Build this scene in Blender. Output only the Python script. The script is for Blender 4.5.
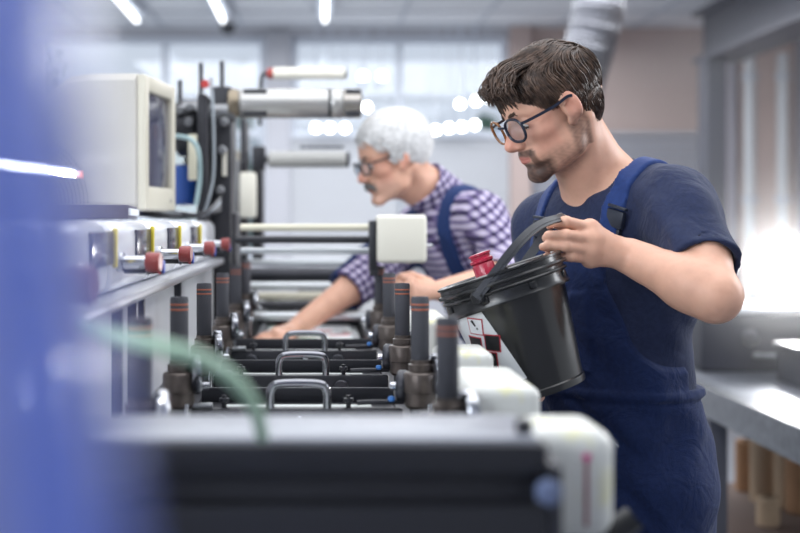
import bpy, bmesh, math, random
import numpy as np
from mathutils import Vector, Matrix, Quaternion
random.seed(7); np.random.seed(7)
for o in list(bpy.data.objects): bpy.data.objects.remove(o)
S = bpy.context.scene; C = S.collection
F_PX, VX, VY, CAMZ = 1300.0, 320.0, 220.0, 1.45

# ------------------------------------------------------------ camera
cam = bpy.data.objects.new('camera', bpy.data.cameras.new('camera')); C.objects.link(cam)
cam.location = (0, 0, CAMZ); cam.rotation_euler = (math.pi/2, 0, 0)
cam.data.sensor_width = 36.0; cam.data.lens = 36*F_PX/800
cam.data.shift_x = (400-VX)/800; cam.data.shift_y = -(266.5-VY)/800
cam.data.clip_start = 0.05
cam.data.dof.use_dof = True; cam.data.dof.focus_distance = 2.12; cam.data.dof.aperture_fstop = 2.7
S.camera = cam
# ------------------------------------------------------------ world, lights, exposure
w = bpy.data.worlds.new('world'); S.world = w; w.use_nodes = True
bg = w.node_tree.nodes['Background']; bg.inputs[0].default_value = (0.88, 0.93, 1.0, 1); bg.inputs[1].default_value = .72
def area(name, loc, target, size, power, col=(1, 1, 1), sy=None):
    l = bpy.data.lights.new(name, 'AREA'); l.energy = power; l.color = col; l.size = size
    if sy: l.shape = 'RECTANGLE'; l.size_y = sy
    o = bpy.data.objects.new(name, l); C.objects.link(o); o.location = loc
    o.rotation_euler = (Vector(target)-Vector(loc)).to_track_quat('-Z', 'Y').to_euler()
    return o
area('fill_light_left', (-2.2, -.7, 2.2), (0.3, 2.4, 1.3), 2.4, 80, (0.88, 0.94, 1), 1.5)  # unseen fill, added at front left; no window stands there
area('rim_light_right', (2.9, 3.0, 2.3), (0.6, 2.2, 1.3), 1.3, 45, (0.93, 0.96, 1), 1.2)  # unseen rim light, added for the right edges of the figures
area('ceiling_fill_light', (0.3, 2.6, 2.85), (0.3, 2.6, 0), 2.5, 60, (0.97, 0.98, 1), 3.5)  # unseen fill, added above the press without a fixture
area('ceiling_fill_light', (0.3, 7.6, 2.80), (0.3, 7.6, 0), 3.8, 170, (0.95, 0.97, 1), 3)  # unseen area light, added to brighten the back of the room
vs = S.view_settings; vs.view_transform = 'Standard'; vs.look = 'None'; vs.exposure = 0.2; vs.gamma = 1; vs.use_curve_mapping = False
S.cycles.max_bounces = 8; S.cycles.volume_bounces = 0; S.cycles.transparent_max_bounces = 12

# ------------------------------------------------------------ helpers
def P(px, py, Y): return Vector(((px-VX)/F_PX*Y, Y, CAMZ-(py-VY)/F_PX*Y))
def lin(h):
    h = h.lstrip('#'); v = [int(h[i:i+2], 16)/255 for i in (0, 2, 4)]
    return tuple(((c+.055)/1.055)**2.4 if c > .04045 else c/12.92 for c in v)
MATS = {}
def mat(name, col, rough=.5, metal=0, bump=0, bscale=60, var=0.0, vscale=6, coat=0, spec=None, emis=0, trans=0):
    if name in MATS: return MATS[name]
    m = bpy.data.materials.new(name); m.use_nodes = True; nt = m.node_tree; b = nt.nodes['Principled BSDF']
    c = lin(col) if isinstance(col, str) else col
    b.inputs['Base Color'].default_value = (*c, 1); b.inputs['Roughness'].default_value = rough; b.inputs['Metallic'].default_value = metal
    if coat: b.inputs['Coat Weight'].default_value = coat; b.inputs['Coat Roughness'].default_value = .08
    if spec is not None: b.inputs['Specular IOR Level'].default_value = spec
    if emis: b.inputs['Emission Color'].default_value = (*c, 1); b.inputs['Emission Strength'].default_value = emis
    if trans: b.inputs['Transmission Weight'].default_value = trans
    tc = nt.nodes.new('ShaderNodeTexCoord')
    if var:
        n = nt.nodes.new('ShaderNodeTexNoise'); n.inputs['Scale'].default_value = vscale; n.inputs['Detail'].default_value = 5
        nt.links.new(tc.outputs['Object'], n.inputs['Vector'])
        r = nt.nodes.new('ShaderNodeValToRGB'); r.color_ramp.elements[0].position = .3; r.color_ramp.elements[1].position = .7
        r.color_ramp.elements[0].color = (*[x*(1-var) for x in c], 1); r.color_ramp.elements[1].color = (*[min(1, x*(1+var*.6)) for x in c], 1)
        nt.links.new(n.outputs['Fac'], r.inputs[0]); nt.links.new(r.outputs[0], b.inputs['Base Color'])
    if bump:
        n = nt.nodes.new('ShaderNodeTexNoise'); n.inputs['Scale'].default_value = bscale; n.inputs['Detail'].default_value = 4
        nt.links.new(tc.outputs['Object'], n.inputs['Vector'])
        bp = nt.nodes.new('ShaderNodeBump'); bp.inputs['Strength'].default_value = bump; bp.inputs['Distance'].default_value = .003
        nt.links.new(n.outputs['Fac'], bp.inputs['Height']); nt.links.new(bp.outputs[0], b.inputs['Normal'])
    MATS[name] = m; return m
def new_obj(name, me, m, parent=None):
    o = bpy.data.objects.new(name, me); C.objects.link(o)
    if m is not None and len(me.materials) == 0: me.materials.append(m)
    if parent is not None: o.parent = parent
    return o
def obj(name, bm, m, parent=None, smooth=True, ang=40):
    bmesh.ops.recalc_face_normals(bm, faces=bm.faces[:])
    me = bpy.data.meshes.new(name); bm.to_mesh(me); bm.free()
    if smooth:
        me.polygons.foreach_set('use_smooth', [True]*len(me.polygons))
        me.set_sharp_from_angle(angle=math.radians(ang))
    return new_obj(name, me, m, parent)
def tag(o, label=None, cat=None, group=None, kind=None):
    if label: o['label'] = label
    if cat: o['category'] = cat
    if group: o['group'] = group
    if kind: o['kind'] = kind
    return o
def empty(name, loc, rot=(0, 0, 0)):
    o = bpy.data.objects.new(name, None); C.objects.link(o); o.location = loc; o.rotation_euler = rot; o.empty_display_size = .05; return o
def copy_tree(o, parent=None):
    c = o.copy(); C.objects.link(c); c.parent = parent
    for ch in list(o.children): copy_tree(ch, c)
    return c
BM = bmesh.new
def box(bm, lo, hi, bev=0, seg=2, M=None):
    b = bmesh.new(); bmesh.ops.create_cube(b, size=1)
    lo, hi = Vector(lo), Vector(hi); c, s = (lo+hi)/2, hi-lo
    for v in b.verts: v.co = Vector((v.co.x*s.x+c.x, v.co.y*s.y+c.y, v.co.z*s.z+c.z))
    if bev: bmesh.ops.bevel(b, geom=b.edges[:], offset=bev, segments=seg, affect='EDGES', profile=.5)
    if M is not None: bmesh.ops.transform(b, matrix=M, verts=b.verts[:])
    merge(bm, b); return bm
def merge(bm, b):
    me = bpy.data.meshes.new('tmp'); b.to_mesh(me); b.free(); bm.from_mesh(me); bpy.data.meshes.remove(me)
def frame_of(d):
    d = Vector(d).normalized(); a = Vector((0, 0, 1)) if abs(d.z) < .9 else Vector((1, 0, 0))
    u = d.cross(a).normalized(); return u, d.cross(u).normalized(), d
def lathe(bm, prof, o=(0, 0, 0), d=(0, 0, 1), n=32, rib=0, ribn=0, sx=1):
    """prof: (radius, height) pairs along d from o; ends are capped."""
    u, v, d = frame_of(d); o = Vector(o); rings = []
    for r, h in prof:
        ring = []
        for k in range(n):
            a = 2*math.pi*k/n; rr = r*(1+(rib if (rib and (k*ribn*2//n) % 2) else 0))
            ring.append(bm.verts.new(o+d*h+(u*math.cos(a)*sx+v*math.sin(a))*rr))
        rings.append(ring)
    for a, b in zip(rings, rings[1:]):
        for k in range(n): bm.faces.new((a[k], a[(k+1) % n], b[(k+1) % n], b[k]))
    bm.faces.new(rings[0][::-1]); bm.faces.new(rings[-1]); return bm
def cyl(bm, p0, p1, r, r1=None, n=20, bev=0):
    p0, p1 = Vector(p0), Vector(p1); L = (p1-p0).length; r1 = r if r1 is None else r1
    pr = [(r-bev, 0), (r, bev), (r1, L-bev), (r1-bev, L)] if bev else [(r, 0), (r1, L)]
    return lathe(bm, pr, p0, p1-p0, n)
def smooth_path(pts, n=6):
    pts = [Vector(p) for p in pts]; out = []
    for i in range(len(pts)-1):
        p0, p1, p2, p3 = pts[max(i-1, 0)], pts[i], pts[i+1], pts[min(i+2, len(pts)-1)]
        for k in range(n):
            t = k/n; out.append(.5*((2*p1)+(p2-p0)*t+(2*p0-5*p1+4*p2-p3)*t*t+(3*p1-p0-3*p2+p3)*t**3))
    out.append(pts[-1]); return out
def tube(bm, pts, r, n=10, flat=None, rad=None):
    """sweep; flat=(width, thickness, reference normal) makes a strap."""
    pts = [Vector(p) for p in pts]; rings = []; pu = None
    for i, p in enumerate(pts):
        t = (pts[min(i+1, len(pts)-1)]-pts[max(i-1, 0)]).normalized()
        if flat:
            ref = Vector(flat[2]); u = (ref-t*ref.dot(t)).normalized(); v = t.cross(u)
            q = [p+u*a*flat[0]/2+v*b*flat[1]/2 for a, b in ((1, 1), (-1, 1), (-1, -1), (1, -1))]
        else:
            if pu is None: u = frame_of(t)[0]
            else: u = (pu-t*pu.dot(t)).normalized()
            pu = u; v = t.cross(u); rr = rad(i/(len(pts)-1)) if rad else r
            q = [p+(u*math.cos(2*math.pi*k/n)+v*math.sin(2*math.pi*k/n))*rr for k in range(n)]
        rings.append([bm.verts.new(c) for c in q])
    m = len(rings[0])
    for a, b in zip(rings, rings[1:]):
        for k in range(m): bm.faces.new((a[k], a[(k+1) % m], b[(k+1) % m], b[k]))
    bm.faces.new(rings[0][::-1]); bm.faces.new(rings[-1]); return bm
def quad(bm, pts):
    bm.faces.new([bm.verts.new(Vector(p)) for p in pts]); return bm
def structure(name, bm, m, parent=None, smooth=False):
    o = obj(name, bm, m, parent, smooth)
    if parent is None: o['kind'] = 'structure'
    return o

# ============================================================ SETTING
M_floor = mat('floor_paint', '#8d9096', .35, bump=.1, var=.12, vscale=1.5)
M_ceil = mat('ceiling_tile', '#d8dade', .9, bump=.2, bscale=200)
M_beige = mat('beige_plaster', '#bba9a4', .85, bump=.1, var=.05, vscale=2)
M_white = mat('white_paint', '#dfe3e8', .6)
M_greyw = mat('pillar_grey', '#b2b3ba', .7)
M_steelgrey = mat('steel_beam_grey', '#565863', .55, bump=.05)
BY = 10.0
structure('wall_front', box(BM(), (-3.6, -1.3, 0), (4.6, -1.2, 3.05)), M_greyw)
structure('floor', box(BM(), (-3.6, -1.2, -.1), (4.6, BY+.3, 0)), M_floor)
# ceiling with tile joints
bm = BM(); box(bm, (-3.6, -1.2, 2.93), (4.6, BY+.3, 3.05))
structure('ceiling', bm, M_ceil)
bm = BM()
for x in np.arange(-3.0, 2.7, .6): box(bm, (x-.012, 4.6, 2.918), (x+.012, BY, 2.932))
for y in np.arange(5.0, BY, .6): box(bm, (-3.0, y-.012, 2.92), (2.7, y+.012, 2.9315))
structure('trim_1', bm, mat('ceiling_grid', '#b8bcc4', .6))
# back wall: solid right part, piers and sills around the windows on the left
def wb(bm, px0, px1, py0, py1, Y=BY, t=.25):
    a, b = P(px0, py1, Y), P(px1, py0, Y); return box(bm, (a.x, Y, a.z), (b.x, Y+t, b.z))
bm = BM()
zt = 2.93
box(bm, (P(509, 0, BY).x, BY, 0), (P(705, 0, BY).x, BY+.25, zt))
structure('wall_back', bm, M_beige)
bm = BM()
box(bm, (-3.6, BY, 0), (P(509, 0, BY).x, BY+.25, P(0, 262, BY).z))
box(bm, (-3.6, BY, P(0, 36, BY).z), (P(509, 0, BY).x, BY+.25, zt))
box(bm, (P(266, 0, BY).x, BY-.06, P(0, 262, BY).z), (P(291, 0, BY).x, BY+.25, P(0, 36, BY).z))
structure('wall_back_window_side', bm, M_greyw)
bm = BM(); box(bm, (P(509, 0, BY).x, BY-.10, 0), (P(529, 0, BY).x, BY, zt)); structure('trim_2', bm, M_beige)
# ribbed grey cladding low on the back wall
bm = BM(); z = .1
while z < P(0, 136, BY).z:
    box(bm, (P(529, 0, BY).x, BY-.035, z), (P(705, 0, BY).x, BY-.001, z+.045), .008, 1); z += .062
structure('trim_3', bm, mat('grey_cladding', '#a9adb8', .6))
structure('trim_4', box(BM(), (P(529, 0, BY).x, BY-.06, P(0, 136, BY).z), (P(705, 0, BY).x, BY-.001, P(0, 133, BY).z)), M_greyw)
# windows
def glass_mat(nm='window_glass', fac=.05):
    m = bpy.data.materials.new(nm); m.use_nodes = True; nt = m.node_tree; nt.nodes.clear()
    o = nt.nodes.new('ShaderNodeOutputMaterial'); t = nt.nodes.new('ShaderNodeBsdfTransparent'); g = nt.nodes.new('ShaderNodeBsdfGlossy')
    g.inputs['Roughness'].default_value = .03; x = nt.nodes.new('ShaderNodeMixShader'); x.inputs[0].default_value = fac
    t.inputs[0].default_value = (.93, .96, 1, 1)
    nt.links.new(t.outputs[0], x.inputs[1]); nt.links.new(g.outputs[0], x.inputs[2]); nt.links.new(x.outputs[0], o.inputs[0]); return m
M_glass = glass_mat()
M_frame = mat('window_frame_white', '#d4dae4', .5)
def window(n, x0, x1, z0, z1, mullions, zmid=None):
    e = BM(); f = .05
    for a in ([x0, x1-f]+[m-f/2 for m in mullions]): box(e, (a, BY+.06, z0), (a+f, BY+.13, z1), .005, 1)
    for z in ([z0, z1-f]+([zmid-f/2] if zmid else [])): box(e, (x0, BY+.062, z), (x1, BY+.128, z+f), .005, 1)
    o = obj('window_%d' % n, e, M_frame, None, False); o['kind'] = 'structure'
    obj('window_pane', box(BM(), (x0+.01, BY+.09, z0+.01), (x1-.01, BY+.098, z1-.01)), M_glass, o, False)
zs, zm, zu = P(0, 262, BY).z, P(0, 133, BY).z, P(0, 36, BY).z
window(1, -3.6, P(266, 0, BY).x, zs, zu, [-2.2, -1.2], zm)
window(2, P(291, 0, BY).x, P(509, 0, BY).x, zs, zu, [P(400, 0, BY).x], zm)
# blinds in the lower half of window 2
M_blind = mat('blind_slat', '#bfc1c6', .6)
def blind(x0, x1, z0, z1, label):
    e = empty('venetian_blind', ((x0+x1)/2, BY-.05, z0)); tag(e, label, 'blind')
    L = (x1-x0)/2; bm = BM(); z = 0
    while z < z1-z0-.04:
        box(bm, (-L, -.022, -.0012), (L, .022, .0012), M=Matrix.Translation((0, 0, z))@Matrix.Rotation(math.radians(58), 4, 'X')); z += .038
    obj('slats', bm, M_blind, e, False)
    obj('headrail', box(BM(), (-L, -.03, z1-z0-.04), (L, .03, z1-z0), .005), M_frame, e)
blind(P(292, 0, BY).x, P(398, 0, BY).x, zs, zm, 'pale venetian blind on the back window behind the grey-haired man')
blind(P(402, 0, BY).x, P(508, 0, BY).x, zs, zm, 'pale venetian blind beside the wall pier, behind the younger man')
# grey beam + column on the right, second bay
structure('column_right', box(BM(), (P(706, 0, 9).x, 9.0, 0), (P(727, 0, 9).x, 9.2, 2.58), .01, 1), M_steelgrey)
bm = BM()
for z0, z1 in ((2.57, 2.60), (2.90, 2.93)): box(bm, (2.66, 4.6, z0), (2.98, 9.3, z1))
box(bm, (2.74, 4.6, 2.6), (2.90, 9.3, 2.9)); structure('beam_right', bm, M_steelgrey)
structure('wall_right_bay', box(BM(), (P(705, 0, BY).x, BY, 0), (4.6, BY+.25, zt)), mat('beige_bay', '#dcc6bf', .85, var=.05))
bm = BM()
for px in (730, 798):
    x = P(px, 0, BY).x; box(bm, (x-.03, BY-.10, 0), (x+.03, BY, zt), .01, 1)
structure('trim_5', bm, mat('bay_post', '#a5a4b0', .6))
structure('wall_right', box(BM(), (4.5, 4.6, 0), (4.6, BY, zt)), M_beige)
def wall_pipe(px, label):
    x = P(px, 0, 9.75).x; e = empty('wall_pipe', (x, 9.75, .2)); tag(e, label, 'pipe', 'white pipes on the right wall')
    obj('pipe', cyl(BM(), (0, 0, 0), (0, 0, 2.5), .045), M_white, e)
    for z in (.6, 1.38, 2.3): obj('clamp', cyl(BM(), (0, 0, z), (0, 0, z+.05), .06, bev=.006), M_frame, e)
wall_pipe(750, 'white vertical wall pipe nearer the grey column'); wall_pipe(783, 'white vertical wall pipe farther from the grey column')
# silver duct
e = empty('ventilation_duct', P(600, 90, 8)); tag(e, 'silver corrugated ventilation duct bending down from the ceiling', 'duct')
path = smooth_path([(.01, 0, .68), (-.02, 0, .45), (-.07, 0, .25), (-.13, 0, .05), (-.17, 0, -.2), (-.18, 0, -.55)], 26); NP = len(path)
bm = tube(BM(), path, .15, 28, rad=lambda t: .155+.007*math.sin(t*2*math.pi*46))
obj('flexible_hose', bm, mat('duct_silver', '#8f9096', .35, .9), e)
obj('collar', cyl(BM(), (.01, 0, .62), (.02, 0, .685), .175, bev=.01), mat('duct_collar', '#9a9ca3', .4, .8), e)
# ceiling tubes
M_tube = mat('lamp_tube', (.95, .98, 1), .4, emis=3.5)
def ceiling_lamp(px, label):
    x = P(px, 22, 9).x; e = empty('ceiling_lamp', (x, 8.4, 2.84)); tag(e, label, 'ceiling lamp', 'tube lamps on the ceiling')
    obj('housing', box(BM(), (-.05, -.75, .03), (.05, .75, .078), .008), M_frame, e)
    obj('tube', cyl(BM(), (0, -.7, .005), (0, .7, .005), .014), M_tube, e)
ceiling_lamp(135, 'glowing ceiling tube lamp above the beige monitor')
ceiling_lamp(222, 'glowing ceiling tube lamp above the black roller frame')
ceiling_lamp(325, 'glowing ceiling tube lamp right of the wall pier')
e = empty('ceiling_camera', P(228, 27, 9.2)); tag(e, 'small dark dome hanging from the ceiling under a tube lamp', 'camera')
obj('dome', lathe(BM(), [(.0, -.055), (.02, -.052), (.042, -.035), (.055, 0), (.055, .02)], n=24), mat('dome_black', '#25272d', .2), e)
obj('mount', cyl(BM(), (0, 0, .02), (0, 0, .117), .03), M_greyw, e)
# round bright lamps in front of the back window
M_spot = mat('spot_glow', (.97, .99, 1), .4, emis=14)
rows = [((363, 76), (382, 76)), ((367, 107),), ((316, 128), (330, 128), (345, 128)), ((436, 130), (449, 128), (462, 127), (475, 125)), ((460, 104), (476, 101), (489, 98))]
names = ['above the black roller end', 'below the pair over the roller end', 'in the row under the thick roller', 'low between the two men', 'high between the two men']
side = [['left of the pair', 'right of the pair'], ['single lamp'], ['left of three', 'middle of three', 'right of three'], ['first of four from the left', 'second of four from the left', 'third of four from the left', 'last of four, nearest the younger man'], ['left of three', 'middle of three', 'right of three']]
for r, nm, sd in zip(rows, names, side):
    for (px, py), s_ in zip(r, sd):
        e = empty('spot_lamp', P(px, py, 9.75)); tag(e, 'small round bright lamp %s, %s' % (nm, s_), 'lamp', 'round lamps at the back window')
        obj('bulb', lathe(BM(), [(.0, -.028), (.018, -.022), (.025, -.004), (.0245, .008), (.016, .018)], d=(0, 1, 0), n=16), M_spot, e)
        obj('lamp_housing', lathe(BM(), [(.03, .0), (.032, .01), (.024, .05), (.012, .09)], d=(0, 1, 0), n=16), M_frame, e)
        obj('rod', cyl(BM(), (0, .06, 0), (0, .06, 2.925-e.location.z), .004, n=8), M_frame, e)
# trees outside
M_leaf = [mat('leaf_green', '#5a7a64', .7), mat('leaf_pale', '#7b958a', .7), mat('leaf_blue', '#6c8a8e', .7)]
def tree(loc, h, r, m, label, seed):
    rnd = random.Random(seed); e = empty('tree', loc); tag(e, label, 'tree', 'trees outside the back windows')
    bm = BM(); tube(bm, smooth_path([(0, 0, 0), (.05, .02, h*.4), (-.04, 0, h*.8)], 5), .1, 8, rad=lambda t: .13*(1-.7*t))
    for k in range(7):
        a = rnd.random()*6.28; z = h*(.4+.06*k); tube(bm, smooth_path([(0, 0, z), (math.cos(a)*r*.4, math.sin(a)*r*.4, z+.3), (math.cos(a)*r*.8, math.sin(a)*r*.8, z+.45)], 4), .03, 6, rad=lambda t: .04*(1-.8*t))
    obj('trunk', bm, mat('bark', '#6b645f', .9), e)
    bm = BM(); cl = [(Vector((rnd.gauss(0, r*.45), rnd.gauss(0, r*.4), h*.75+rnd.gauss(0, r*.5))), r*rnd.uniform(.25, .45)) for _ in range(16)]
    for c, rr in cl:
        for _ in range(170):
            d = Vector((rnd.gauss(0, 1), rnd.gauss(0, 1), rnd.gauss(0, 1))).normalized(); p = c+d*rr*rnd.uniform(.4, 1)
            u = Vector((rnd.gauss(0, 1), rnd.gauss(0, 1), rnd.gauss(0, 1))).normalized(); v = u.cross(d).normalized(); s = rnd.uniform(.05, .09)
            quad(bm, (p-u*s, p-v*s*.5, p+u*s, p+v*s*.5))
    obj('foliage', bm, m, e, False)
tree((-3.2, 14, -.5), 3.0, 1.3, M_leaf[0], 'pale green tree outside, above the beige monitor', 1)
tree((-1.6, 17.5, -.5), 3.1, 1.2, M_leaf[1], 'pale tree outside, behind the black roller frame', 2)
tree((-.4, 21, -.5), 2.5, 1.1, M_leaf[2], 'blue-green tree outside, behind the wall pier', 3)
tree((1.2, 17, -.5), 2.9, .9, M_leaf[1], 'pale tree outside, seen above the grey-haired man', 4)
tree((3.2, 20.5, -.5), 3.2, .8, M_leaf[0], 'pale green tree outside, seen above the younger man\'s forehead', 5)

# ============================================================ PRESS
M_panel = mat('press_white_enamel', '#eceef3', .2, coat=.25, bump=.05, bscale=9)
M_ledge = mat('ledge_steel', '#c3c5ca', .3, .7)
M_black = mat('black_metal', '#2a2b31', .42, .3, bump=.06, bscale=120)
M_dark = mat('dark_steel', '#3b3c42', .38, .6, bump=.08, bscale=90, var=.2, vscale=30)
M_chrome = mat('worn_chrome', '#bcbec4', .18, 1, bump=.06, bscale=80)
M_steel = mat('worn_steel', '#87898c', .35, .85, var=.25, vscale=40)
M_body = mat('press_body_grey', '#8b9097', .5, .2, var=.1)
M_grip = mat('rubber_grip', '#47484f', .75, bump=.5, bscale=500)
M_band = mat('grip_band_rust', '#9c5a45', .6)
M_collar = mat('oiled_collar', '#5b534f', .35, .55, var=.25, vscale=60)
M_ivory = mat('ivory_plastic', '#dcd9cc', .4)
e = empty('printing_press', (-.03, 2.9, 0)); tag(e, 'long printing press with white enamel side wall and row of print stations', 'printing press'); PR = e
def pobj(name, bm, m, sm=True):  # world-space shape made a part of the press
    bmesh.ops.translate(bm, verts=bm.verts[:], vec=-Vector(PR.location)); return obj(name, bm, m, PR, sm)
# body and white side wall
bm = BM(); box(bm, (-.285, 1.2, .06), (.17, 4.8, 1.10), .01); pobj('body', bm, M_body)
bm = BM(); box(bm, (-.80, .78, .06), (-.275, 3.35, 1.340), .012)
pobj('side_wall', bm, M_panel)
bm = BM()
Ys = [.80, 1.28, 1.68, 2.07, 2.47, 2.88, 3.35]
for a, b in zip(Ys, Ys[1:]): box(bm, (-.79, a+.002, 1.352), (-.27, b-.004, 1.449), .022, 4)
o = pobj('cover_panel', bm, M_panel)
bm = BM(); box(bm, (-.80, .78, 1.337), (-.248, 3.36, 1.352), .004); pobj('ledge', bm, M_ledge)
# long seat ledge blocks along the wall below (vertical dark struts)
for y in (1.72, 1.86, 1.94, 2.45):
    pobj('strut', box(BM(), (-.276, y, 1.05), (-.262, y+.018, 1.337), .003), M_dark)
# recesses with yellow tags
for y in (1.53, 1.90, 2.30, 2.72):
    o = pobj('sight_window', box(BM(), (-.2715, y, 1.392), (-.2665, y+.17, 1.436), .002), mat('recess_dark', '#4a4b57', .2))
    t = pobj('tag', box(BM(), (-.268, y+.15, 1.388), (-.262, y+.162, 1.440), .002), mat('yellow_tag', '#d9c63c', .5)); t.parent = o
# deck sheets between the rows
pobj('web_deck', box(BM(), (-.16, 1.4, 1.10), (.105, 4.75, 1.142), .005), mat('deck_grey', '#74777c', .4, .3, var=.3, vscale=12))
for k, (sx) in enumerate((-.235, .165)):
    pobj('side_rail', box(BM(), (sx-.05, 1.28, 1.09), (sx+.045, 4.7, 1.165), .006), M_dark)
# cross rollers behind the stations
def roller(px0, px1, py, Y, r, m, name='cross_roller', ends=True):
    a, b = P(px0, py, Y), P(px1, py, Y); o = pobj(name, cyl(BM(), a, b, r, bev=.003, n=24), m)
    return o
M_cream = mat('cream_roller', '#cfcbb8', .4); M_lroll = mat('light_roller', '#c9ced2', .3, .5)
for (x0, x1, y, Y, r, m) in ((240, 371, 227.5, 3.05, .0085, M_cream), (235, 371, 239.5, 3.02, .0085, M_black), (240, 371, 251, 3.05, .008, M_lroll),
        (245, 345, 262, 4.2, .010, M_lroll), (240, 350, 275, 3.9, .022, M_dark), (240, 350, 286, 3.75, .012, M_lroll),
        (240, 350, 296, 3.7, .012, M_cream), (238, 352, 305, 3.55, .010, M_black), (240, 372, 316, 3.5, .011, M_lroll)):
    roller(x0, x1, y, Y, r, m)
# printed web glimpsed between the stations
def web_mat():
    m = bpy.data.materials.new('printed_paper'); m.use_nodes = True; nt = m.node_tree; b = nt.nodes['Principled BSDF']; b.inputs['Roughness'].default_value = .35
    tc = nt.nodes.new('ShaderNodeTexCoord'); v = nt.nodes.new('ShaderNodeTexVoronoi'); v.inputs['Scale'].default_value = 22; v.feature = 'F1'; v.distance = 'CHEBYCHEV'
    nt.links.new(tc.outputs['Object'], v.inputs['Vector'])
    r = nt.nodes.new('ShaderNodeValToRGB'); r.color_ramp.interpolation = 'CONSTANT'; r.color_ramp.elements[0].color = (.85, .87, .88, 1)
    r.color_ramp.elements[1].position = .72; r.color_ramp.elements[1].color = (.6, .1, .12, 1)
    x = r.color_ramp.elements.new(.8); x.color = (.12, .32, .18, 1); x = r.color_ramp.elements.new(.88); x.color = (.05, .05, .07, 1)
    s = nt.nodes.new('ShaderNodeSeparateColor'); nt.links.new(v.outputs['Color'], s.inputs[0]); nt.links.new(s.outputs[0], r.inputs[0]); nt.links.new(r.outputs[0], b.inputs['Base Color']); return m
M_web = web_mat()
bm = BM(); box(bm, (-.145, 1.5, 1.1435), (.085, 4.7, 1.1455)); pobj('paper_web', bm, M_web)

# black side frame carrying the upper rollers
def frame_plate(name, px0, px1, Y, zt, zb, m, th=.02):
    a, b = P(px0, 0, Y).x, P(px1, 0, Y).x; return pobj(name, box(BM(), (a, Y, zb), (b, Y+.22, zt), .004), m)
frame_plate('side_frame', 197, 207, 3.30, 1.77, 1.10, M_black); frame_plate('side_frame', 211, 231, 3.40, 1.80, 1.08, M_black)
pobj('side_frame', box(BM(), (P(212, 0, 3.4).x, 3.42, 1.0), (P(236, 0, 3.4).x, 3.6, 1.47), .006), M_black)
for px, y0, y1 in ((201, 63, 100), (222, 61, 100), (180, 80, 128)):
    pobj('frame_pin', cyl(BM(), P(px, y1, 3.45), P(px, y0, 3.45), .006, bev=.002), M_black)
pobj('hub', cyl(BM(), P(176, 128, 3.45), P(200, 128, 3.45), .075, bev=.01, n=32), M_black)
pobj('hub', cyl(BM(), P(182, 112, 3.42), P(236, 112, 3.42), .028, bev=.004), M_steel)
for px, py in ((180, 110), (189, 122), (190, 107), (224, 122), (222, 150), (220, 190)): pobj('bolt', cyl(BM(), P(px, py, 3.39), P(px, py, 3.36), .012, bev=.003, n=12), M_steel)
pobj('guard_strip', box(BM(), P(222, 176, 3.385), P(227, 150, 3.40), .001), M_ivory)
pobj('guard_strip', box(BM(), P(188, 180, 3.30), P(198, 135, 3.33), .002), mat('cream_guard', '#d6d2bd', .5))
pobj('motor', cyl(BM(), P(186, 205, 3.5), P(186, 165, 3.5), .035, bev=.006, n=28), mat('motor_blue', '#2c56a8', .35))
pobj('reel_housing', cyl(BM(), P(186, 172, 3.6), P(200, 172, 3.6), .07, bev=.01, n=32), M_dark)
M_cable = mat('cable_grey', '#8d959c', .5)
pobj('cable', tube(BM(), smooth_path([P(211, 78, 3.28), P(213, 110, 3.26), P(214, 150, 3.26), P(213, 180, 3.26), P(207, 205, 3.25), P(203, 216, 3.25)]), .004, 8), M_cable)
pobj('cable', tube(BM(), smooth_path([P(176, 136, 3.3), P(190, 139, 3.25), P(198, 150, 3.25), P(200, 175, 3.27), P(196, 205, 3.27)]), .006, 8), mat('hose_teal', '#9fb9bc', .4))
pobj('warning_dot', cyl(BM(), P(205, 84, 3.28), P(205, 84, 3.25), .011, bev=.002, n=16), mat('red_dot', '#b23a3a', .4))
# second frame, farther
for (x0, x1, Y, t, b_) in ((240, 246, 4.1, 118, 330), (252, 262, 4.3, 150, 260), (233, 239, 4.0, 160, 330)):
    pobj('rear_frame', box(BM(), (P(x0, 0, Y).x, Y, P(0, b_, Y).z), (P(x1, 0, Y).x, Y+.2, P(0, t, Y).z), .006), M_black if x0 != 233 else M_steel)
pobj('rear_guard', box(BM(), P(239, 218, 4.0)+Vector((0, 0, 0)), P(256, 172, 4.0)+Vector((0, .05, 0)), .01), M_ivory)
pobj('rear_guard', box(BM(), P(228, 222, 4.3), P(240, 150, 4.3)+Vector((0, .05, 0)), .01), mat('rear_cream', '#c9c2b4', .5))
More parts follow.
